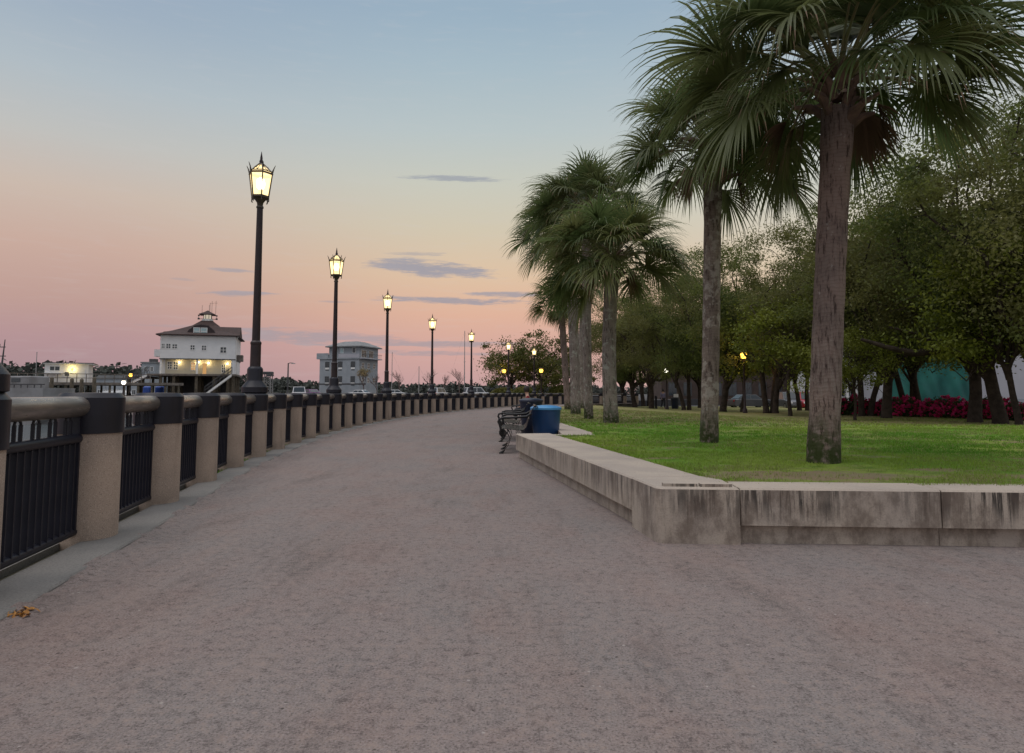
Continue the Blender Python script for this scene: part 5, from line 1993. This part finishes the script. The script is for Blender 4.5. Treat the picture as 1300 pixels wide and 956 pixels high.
def build_wharf():
    mb = MB()
    mb.slab([(-44, 104), (-20, 92), (-6, 78), (-3, 70.5), (9, 73.5), (26, 92), (40, 300), (-70, 300), (-60, 170)], -2.6, [.44, .44, .35, .15, .15, .3, .44, .44, .44])
    tag(mb.build('wharf', 'asphalt'), kind='structure')
    boats = [
        (128, 486, 110, 7.5, 'hull', True, 0, .3, 'white motor boat with a canopy between the shed and the pilot house'),
        (150, 487, 120, 7.0, 'hull', False, 0, 2.6, 'small white cabin boat nearer the pilot house than the shed'),
        (44, 487, 130, 8.0, 'hull', True, 0, .1, 'white motor boat far out, left of the shed roof'),
    ]
    for px, py, d, L, mat, can, mz, rz, lab in boats:
        o = make_boat(L, mat, can, mz)
        p = W(px, py, d)
        o.location = (p.x - L / 2 * math.cos(rz), d, -1.6)
        o.rotation_euler = (0, 0, rz)
        o.scale = (1.6, 1.6, 1.9)
        tag(o, lab, 'boat')
    sail = [(590, 420, 112, .4, 'sailing boat with the tallest thin mast, left of the fifth lantern post'), (532, 465, 118, 2.8, 'sailing boat with a short dark mast left of the fourth lantern post'),
            (498, 447, 125, .2, 'sailing boat with a thin mast just right of the third lantern post')]
    for px, py, d, rz, lab in sail:
        L = 8
        p = W(px, py, d)
        o = make_boat(L, 'hull', False, p.z + 1.5)
        for c in o.children:
            pass
        o.name = 'sailing_boat'
        o.location = (p.x - L / 2 * math.cos(rz), d - L / 2 * math.sin(rz), -1.5)
        o.rotation_euler = (0, 0, rz)
        tag(o, lab, 'boat')
    cars = [
        (379, 88, .66, 'car_white', True, 1.9, 'white car parked beyond the railing between the first two tall lantern posts'),
        (392, 99, .66, 'car_purple', False, 2.4, 'plum coloured car parked just left of the grey building'),
        (455, 118, .66, 'car_white', False, 2.8, 'white car parked in front of the right corner of the grey building'),
        (502, 110, .66, 'car_white', False, .5, 'white car parked just right of the third lantern post'),
        (557, 103, .66, 'car_white', True, 1.2, 'white car parked just right of the fourth lantern post'),
        (607, 98, .66, 'car_white', True, .3, 'white car parked just right of the fifth lantern post'),
        (1024, 66, -.5, 'car_red', True, -1.75, 'dark red car parked behind the lawn, touching the largest palm trunk on its left'),
        (1001, 67, -.5, 'car_grey', True, -1.6, 'grey car parked facing the lawn, right of the three stout oak trunks'),
        (952, 70, -.5, 'car_grey', False, .2, 'low grey car parked behind the park lamp'),
    ]
    proto = {}
    for px, d, z, mat, suv, rz, lab in cars:
        k = (mat, suv)
        if k in proto:
            o = copy_tree(proto[k])
        else:
            o = proto[k] = make_car(mat, suv)
        p = W(px, 505, d)
        o.location = (p.x, d, z if z < 0 else .2)
        o.rotation_euler = (0, 0, rz)
        tag(o, lab, 'car', 'parked cars')
    far_lamp(640, 471, 79.5, 'low orange street lamp glowing in the left of the leafy trees', .3, energy=60)
    far_lamp(687, 470.5, 73, 'low orange street lamp with a bright glow in the right leafy tree', .2, energy=60)
    far_lamp(166, 476, 84, 'small orange lamp glowing left of the pilot house stair', .8, energy=25)
    far_lamp(3, 473.5, 70, 'orange lamp glowing at the left edge above the barge', 1.8, energy=25)
    far_lamp(157, 485.5, 70, 'small white lamp low on the dock left of the pilot house', .6, orange=False, energy=10)
    p = W(944, 522, 44)
    far_lamp(944, 451, 44, 'park lamp with an amber lantern on a slim pole under the oaks', lawn_z(p.x, 44), energy=90)
    p = W(846, 519, 58)
    far_lamp(846, 470, 58, 'slim park lamp with a small pale light beside the person in lavender', lawn_z(p.x, 58), orange=False, energy=15)
    # simple street-light pole, pylon, flagpole, ship mast
    p = W(366, 461, 92)
    o = thing('light_pole', 'plain tall light pole with a short arm left of the grey building', 'light pole', (p.x, 92, .65))
    MB().tube([(0, 0, 0), (0, 0, p.z - .65)], [.12, .08], 8).build('pole', 'trim', o)
    MB().tube([(0, 0, p.z - .7), (.25, 0, p.z - .62), (.7, 0, p.z - .63)], [.05, .05, .04], 6).build('arm', 'trim', o)
    MB().bevbox(.45, .95, -.12, .12, p.z - .76, p.z - .66, .02).build('lamp_head', 'mast', o)
    p = W(341, 470, 95)
    o = thing('harbour_crane', 'squat grey crane tower with a flat head right of the largest lantern post', 'crane', (p.x, 95, .65))
    h = p.z - .65
    mb = MB()
    for s in (-.5, .5):
        for q in (-.5, .5):
            mb.tube([(s, q, 0), (s * .8, q * .8, h - .6)], .07, 5)
    for k in range(4):
        z0, z1 = (h - .6) * k / 4, (h - .6) * (k + 1) / 4
        for q in (-.45, .45):
            mb.tube([(-.45, q, z0), (.45, q, z1)], .04, 4)
            mb.tube([(.45, q, z0), (-.45, q, z1)], .04, 4)
    mb.build('tower', 'mast', o)
    MB().bevbox(-1.4, .6, -.5, .5, h - .6, h - .2, .08).build('head', 'trim', o)
    MB().bevbox(-.1, .6, -.55, .55, h - .85, h - .62, .05).build('cab', 'trim', o)
    p = W(182.5, 446, 100)
    p = W(47, 447, 105)
    o = thing('flagpole', 'thin bare flagpole left of the white shed', 'flagpole', (p.x, 105, -1.7))
    MB().lathe([(.2, 0), (.18, 1.2), (.07, 1.3), (.05, p.z + 1.6), (.09, p.z + 1.65), (.02, p.z + 1.74)], 10).build('pole', 'mast', o)
    p = W(4, 431, 85)
    o = thing('ship_mast', 'dark ship mast with crossbars at the left edge', 'mast', (p.x, 85, -1.7))
    h = p.z + 1.7
    mb = MB().tube([(0, 0, 0), (-.05, 0, h * .55), (.25, 0, h)], [.16, .14, .05], 8)
    mb.build('pole', 'trim', o)
    mb = MB()
    for f, w in ((.62, .9), (.78, .45), (.9, .35)):
        mb.tube([(-w, 0, h * f), (w, 0, h * f)], .06, 6)
        mb.tube([(-w, 0, h * f), (-w, 0, h * f + .4)], .04, 5)
    mb.build('crossbar', 'trim', o)
    # grey building behind the pilot house and a long marina building
    a, b = W(179, 480, 112), W(197, 480, 112)
    o = thing('grey_store', 'flat topped grey building directly left of the pilot house', 'building', (a.x, 112, 0))
    zt = EYE + (HOR - 461) * 112 / 850
    MB().box(0, b.x - a.x, 0, 6, .5, zt).build('wall', 'stucco', o)
    MB().box(-.15, b.x - a.x + .15, -.15, 6.15, zt + .002, zt + .2).build('roof', 'slate', o)
    MB().box(.7, 1.7, 1, 2, zt + .2, zt + .75).build('roof_vent', 'trim', o)
    window(o, .5, zt - 1.3, .5, .6, 0, 'glass', 'white', (0, 1))
    window(o, 1.5, zt - 1.3, .5, .6, 0, 'glass', 'white', (0, 1))
    a, b = W(122, 480, 170), W(186, 480, 170)
    o = thing('marina_hall', 'long low blue grey marina building far behind between shed and pilot house', 'building', (a.x, 170, -.2))
    zt = EYE + (HOR - 480) * 170 / 850
    MB().box(0, b.x - a.x, 0, 8, -1.6, zt).build('wall', 'stucco', o)
    MB().prism([(-.3, zt + .0), (b.x - a.x + .3, zt), (b.x - a.x - .8, zt + .9), (.8, zt + .9)], -.3, 8.3).build('roof', 'slate', o)
    for k in range(8):
        window(o, .6 + k * (b.x - a.x - 1.2) / 8, .9, .9, 1.2, 0, 'glass', 'white', (1, 0))
    # blue covered crates under the pilot house
    for px, lab in ((196, 'blue tarpaulin covered crate under the left pile of the pilot house'), (211, 'blue tarpaulin covered crate under the second pile of the pilot house')):
        p = W(px, 492, 87.5)
        o = MB().bevbox(-.5, .5, -.4, .4, 0, 1.15, .12).build('covered_crate', 'tarp_blue', loc=(p.x, 86.0, .8))
        tag(o, lab, 'crate', 'blue covered crates')
    # street buildings on the right
    def hall(name, lab, cat, px0, px1, d, zt, wall, base=-.5):
        a, b = W(px0, 500, d), W(px1, 500, d)
        o = thing(name, lab, cat, (a.x, d, base))
        return o, b.x - a.x, zt - base
    o, wd, h = hall('netted_building', 'building wrapped in teal scaffold netting behind the oaks', 'building', 1126, 1236, 76, 9.5, 'teal')
    # wrapped facade: rippled net over a scaffold
    nx, nz = 60, 24
    V, F = [], []
    for j in range(nz + 1):
        for i in range(nx + 1):
            x = wd * i / nx
            z = h * j / nz
            y = -.3 + .22 * math.sin(x * 2.1 + .6 * math.sin(z * 1.1)) + .07 * math.sin(x * 5 + z * 1.7)
            V.append((x, y, z))
    for j in range(nz):
        for i in range(nx):
            k = j * (nx + 1) + i
            F.append((k, k + 1, k + nx + 2, k + nx + 1))
    MB().add(V, F).build('netting', 'teal', o, smooth=80, fix=False)
    MB().box(0, wd, .3, 9, 0, h).build('wall', 'grey_wall', o)
    mb = MB()
    for k in range(8):
        mb.tube([(k * wd / 7, .12, 0), (k * wd / 7, .12, h + .3)], .04, 6)
    mb.build('scaffold_pole', 'mast', o)
    MB().box(-.3, wd + .3, -.05, 9.3, h + .31, h + .6).build('roof', 'slate', o)
    o, wd, h = hall('pale_hall', 'large plain pale grey wall of a building behind the oaks at the right edge', 'building', 1245, 1420, 80, 9.5, 'grey_wall')
    MB().box(0, wd, 0, 10, .9, h).build('wall', 'grey_wall', o)
    MB().box(-.05, wd, -.06, 10, 0, .9).build('plinth', 'stucco', o)
    MB().box(-.3, wd + .3, -.3, 10.3, h, h + .4).build('cornice', 'white', o)
    o, wd, h = hall('columned_house', 'white columned house glimpsed between the largest palm and the teal netting', 'house', 1040, 1116, 82, 8.0, 'white')
    MB().box(0, wd, 1.6, 9, 0, h).build('wall', 'siding', o)
    mb = MB()
    for k in range(7):
        x = .4 + k * (wd - .8) / 6
        mb.lathe([(.24, .5), (.2, .7), (.17, 3.4), (.24, 3.6)], 14, (x, .4, 0))
    mb.build('column', 'white', o, smooth=40)
    mb = MB().box(-.1, wd + .1, 0, 1.58, 3.6, 4.0)
    mb.box(-.1, wd + .1, 0, 1.58, 0, .5)
    mb.build('porch', 'white', o)
    for k in range(5):
        window(o, .8 + k * (wd - 1.6) / 5, 1.2, .8, 1.6, 1.6, 'glass', 'white', (1, 1))
    MB().prism([(-.4, h), (wd + .4, h), (wd / 2, h + 2)], -.2, 9.3).build('roof', 'slate', o)
    # long hedge-dark building front behind the cars, closing the view under the crowns
    o, wd, h = hall('dark_brick_house', 'dark brick building glimpsed under the oaks behind the parked cars', 'building', 840, 1030, 92, 9, 'brick')
    MB().box(0, wd, 0, 9, 0, h).build('wall', 'brick_dark', o)
    for k in range(9):
        window(o, 1 + k * (wd - 2) / 9, 1.3, 1.0, 1.7, 0, 'glass', 'trim', (1, 1))
    MB().box(-.3, wd + .3, -.3, 9.3, h, h + .4).build('cornice', 'trim', o)


# ------------------------------------------------------------------ sky and light
def build_world():
    w = bpy.data.worlds.new('World')
    SC.world = w
    w.use_nodes = True
    t = NT(w.node_tree)
    t.n.clear()
    out = t.node('ShaderNodeOutputWorld')
    bg = t.node('ShaderNodeBackground')
    t.l.new(bg.outputs[0], out.inputs[0])
    d = t.node('ShaderNodeTexCoord').outputs['Generated']
    s = t.node('ShaderNodeSeparateXYZ')
    t.set(s.inputs[0], d)
    x, y, z = s.outputs
    az = t.math('MULTIPLY', t.math('ARCTAN2', x, y), 180 / PI)
    el = t.math('MULTIPLY', t.math('ARCSINE', z), 180 / PI)

    def ramp(stops):
        n = t.node('ShaderNodeValToRGB')
        n.color_ramp.interpolation = 'LINEAR'
        e = n.color_ramp.elements
        for i, (p, c) in enumerate(stops):
            k = e[i] if i < 2 else e.new(p)
            k.position = p
            k.color = lin(*c)
        t.set(n.inputs[0], t.math('DIVIDE', el, 90.0))
        return n.outputs[0]

    def E(py):
        return max(math.degrees(math.atan((HOR - py) / FPX)) / 90, 0)
    left = ramp([(0, (156, 126, 136)), (E(440), (174, 134, 137)), (E(400), (186, 146, 135)), (E(340), (199, 164, 147)), (E(280), (201, 181, 165)), (E(220), (189, 188, 183)), (E(150), (172, 184, 191)), (E(70), (152, 170, 187)), (E(0), (142, 163, 185)), (.55, (128, 150, 176)), (1, (120, 142, 170))])
    mid = ramp([(0, (190, 148, 150)), (E(450), (209, 158, 148)), (E(400), (223, 172, 144)), (E(350), (222, 189, 154)), (E(290), (209, 196, 169)), (E(230), (199, 199, 183)), (E(160), (182, 194, 194)), (E(70), (162, 183, 194)), (E(0), (147, 172, 190)), (.55, (128, 150, 176)), (1, (120, 142, 170))])
    right = ramp([(0, (222, 180, 156)), (E(420), (226, 190, 156)), (E(340), (218, 200, 172)), (E(260), (205, 205, 192)), (E(160), (190, 197, 198)), (E(60), (168, 184, 195)), (E(0), (152, 174, 192)), (.55, (128, 150, 176)), (1, (120, 142, 170))])
    f1 = t.smooth(az, -34, -2)
    f2 = t.smooth(az, 0, 32)
    c = t.mix(f1, left, mid)
    c = t.mix(f2, c, right)
    # streaks of cloud: (azimuth, elevation, half width, half height, tilt)
    p2 = t.node('ShaderNodeCombineXYZ')
    t.set(p2.inputs[0], t.math('MULTIPLY', az, .16))
    t.set(p2.inputs[1], t.math('MULTIPLY', el, 1.35))
    nz = t.noise(p2.outputs[0], 1.6, 6, .62, .4)
    nzf = t.noise(p2.outputs[0], 5.5, 4, .65, .3)
    tot = None
    A = lambda px: math.degrees(math.atan((px - CX) / FPX))

    def ae(px, py):
        r = ray(px, py)
        return math.degrees(math.atan2(r.x, r.y)), math.degrees(math.asin(r.normalized().z))
    for px, py, hw, hh, dens, tilt in ((575, 227, 72, 5, .8, 0), (545, 341, 92, 12, .95, .06), (530, 322, 50, 3, .5, 0), (575, 382, 112, 5.5, .9, .02), (640, 374, 55, 4.5, .85, 0), (292, 343, 30, 3, .7, 0), (300, 373, 48, 4.5, .8, -.04),
                                       (395, 428, 150, 11, .75, .03), (560, 437, 130, 4.5, .75, 0), (560, 449, 75, 4, .65, 0), (470, 446, 60, 4, .5, 0), (430, 383, 26, 2.2, .5, 0), (235, 355, 22, 2, .35, 0), (212, 414, 40, 2, .3, 0)):
        a, e = ae(px, py)
        da = t.math('DIVIDE', t.math('SUBTRACT', az, a), hw / FPX * 57.3)
        de = t.math('DIVIDE', t.math('SUBTRACT', t.math('ADD', el, t.math('MULTIPLY', t.math('SUBTRACT', az, a), tilt * 1.0)), e), hh / FPX * 57.3)
        v = t.math('SUBTRACT', 1.0, t.math('ADD', t.math('MULTIPLY', da, da), t.math('MULTIPLY', de, de)))
        v = t.math('ADD', v, t.math('MULTIPLY', t.math('SUBTRACT', nz, .5), 2.6))
        v = t.math('ADD', v, t.math('MULTIPLY', t.math('SUBTRACT', nzf, .5), 1.3))
        v = t.smooth(v, .05, .9, 0, dens)
        tot = v if tot is None else t.math('MAXIMUM', tot, v)
    cloud = t.mix(t.smooth(el, 2, 20), lin(156, 142, 150), lin(148, 153, 162))
    c = t.mix(tot, c, cloud)
    # faint veils
    c = t.mix(t.math('MULTIPLY', t.smooth(nz, .5, .75), .10), c, lin(205, 200, 200))
    # below the horizon
    c = t.mix(t.smooth(el, -.2, -6), c, lin(120, 110, 118))
    # sky behind the camera, raised to light the surfaces facing it
    back = t.math('MULTIPLY', t.smooth(y, .2, -.7), t.smooth(z, .7, .1))
    c = t.mix(back, c, (.68, .62, .61, 1))
    # bright veil added overhead, out of view, to light ground and flat tops
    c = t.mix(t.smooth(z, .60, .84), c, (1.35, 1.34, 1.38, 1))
    sky = t.node('ShaderNodeTexSky', sky_type='NISHITA')
    sky.sun_disc = False
    sky.sun_elevation = R(66)
    sky.sun_rotation = R(-30)
    c = t.mix(.09, c, lin(200, 200, 200))
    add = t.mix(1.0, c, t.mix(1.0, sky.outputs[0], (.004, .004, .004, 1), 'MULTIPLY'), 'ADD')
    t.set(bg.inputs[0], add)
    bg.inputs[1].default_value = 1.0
    sun = bpy.data.lights.new('sun', 'SUN')
    sun.energy = .9
    sun.angle = R(45)
    sun.color = (1, .94, .88)
    so = bpy.data.objects.new('sun', sun)
    COL.objects.link(so)
    so.rotation_euler = (R(24), 0, R(-60))


def build_camera():
    cd = bpy.data.cameras.new('camera')
    cd.sensor_width = 36
    cd.lens = 36 * FPX / 1300
    cd.shift_y = -(478 - CY) / 1300
    cd.clip_start = .05
    cd.clip_end = 6000
    co = bpy.data.objects.new('camera', cd)
    COL.objects.link(co)
    co.location = (0, 0, EYE)
    co.rotation_euler = (PI / 2 + TILT, 0, 0)
    SC.camera = co
    vs = SC.view_settings
    vs.view_transform = 'Standard'
    vs.look = 'None'
    vs.exposure = 0
    vs.gamma = 1
    vs.use_curve_mapping = False
    SC.cycles.max_bounces = 6
    SC.cycles.transparent_max_bounces = 8
    SC.cycles.diffuse_bounces = 3
    SC.cycles.sample_clamp_indirect = 4
    SC.cycles.use_denoising = True


M['leaf_mid'] = leaf_mat('light_leaf', (.07, .088, .018), (.11, .115, .028), (.13, .12, .03), .6, trans=.4)
M['brick_dark'] = simple('dark_brick', (.075, .05, .042), (.05, .035, .03), .9, 1)
build_ground()
build_railing()
build_lamps()
build_wall()
build_furniture()
build_palms()
build_trees()
build_far_shore()
build_pilot_house()
build_grey_block()
build_shed()
build_wharf()
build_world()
build_camera()
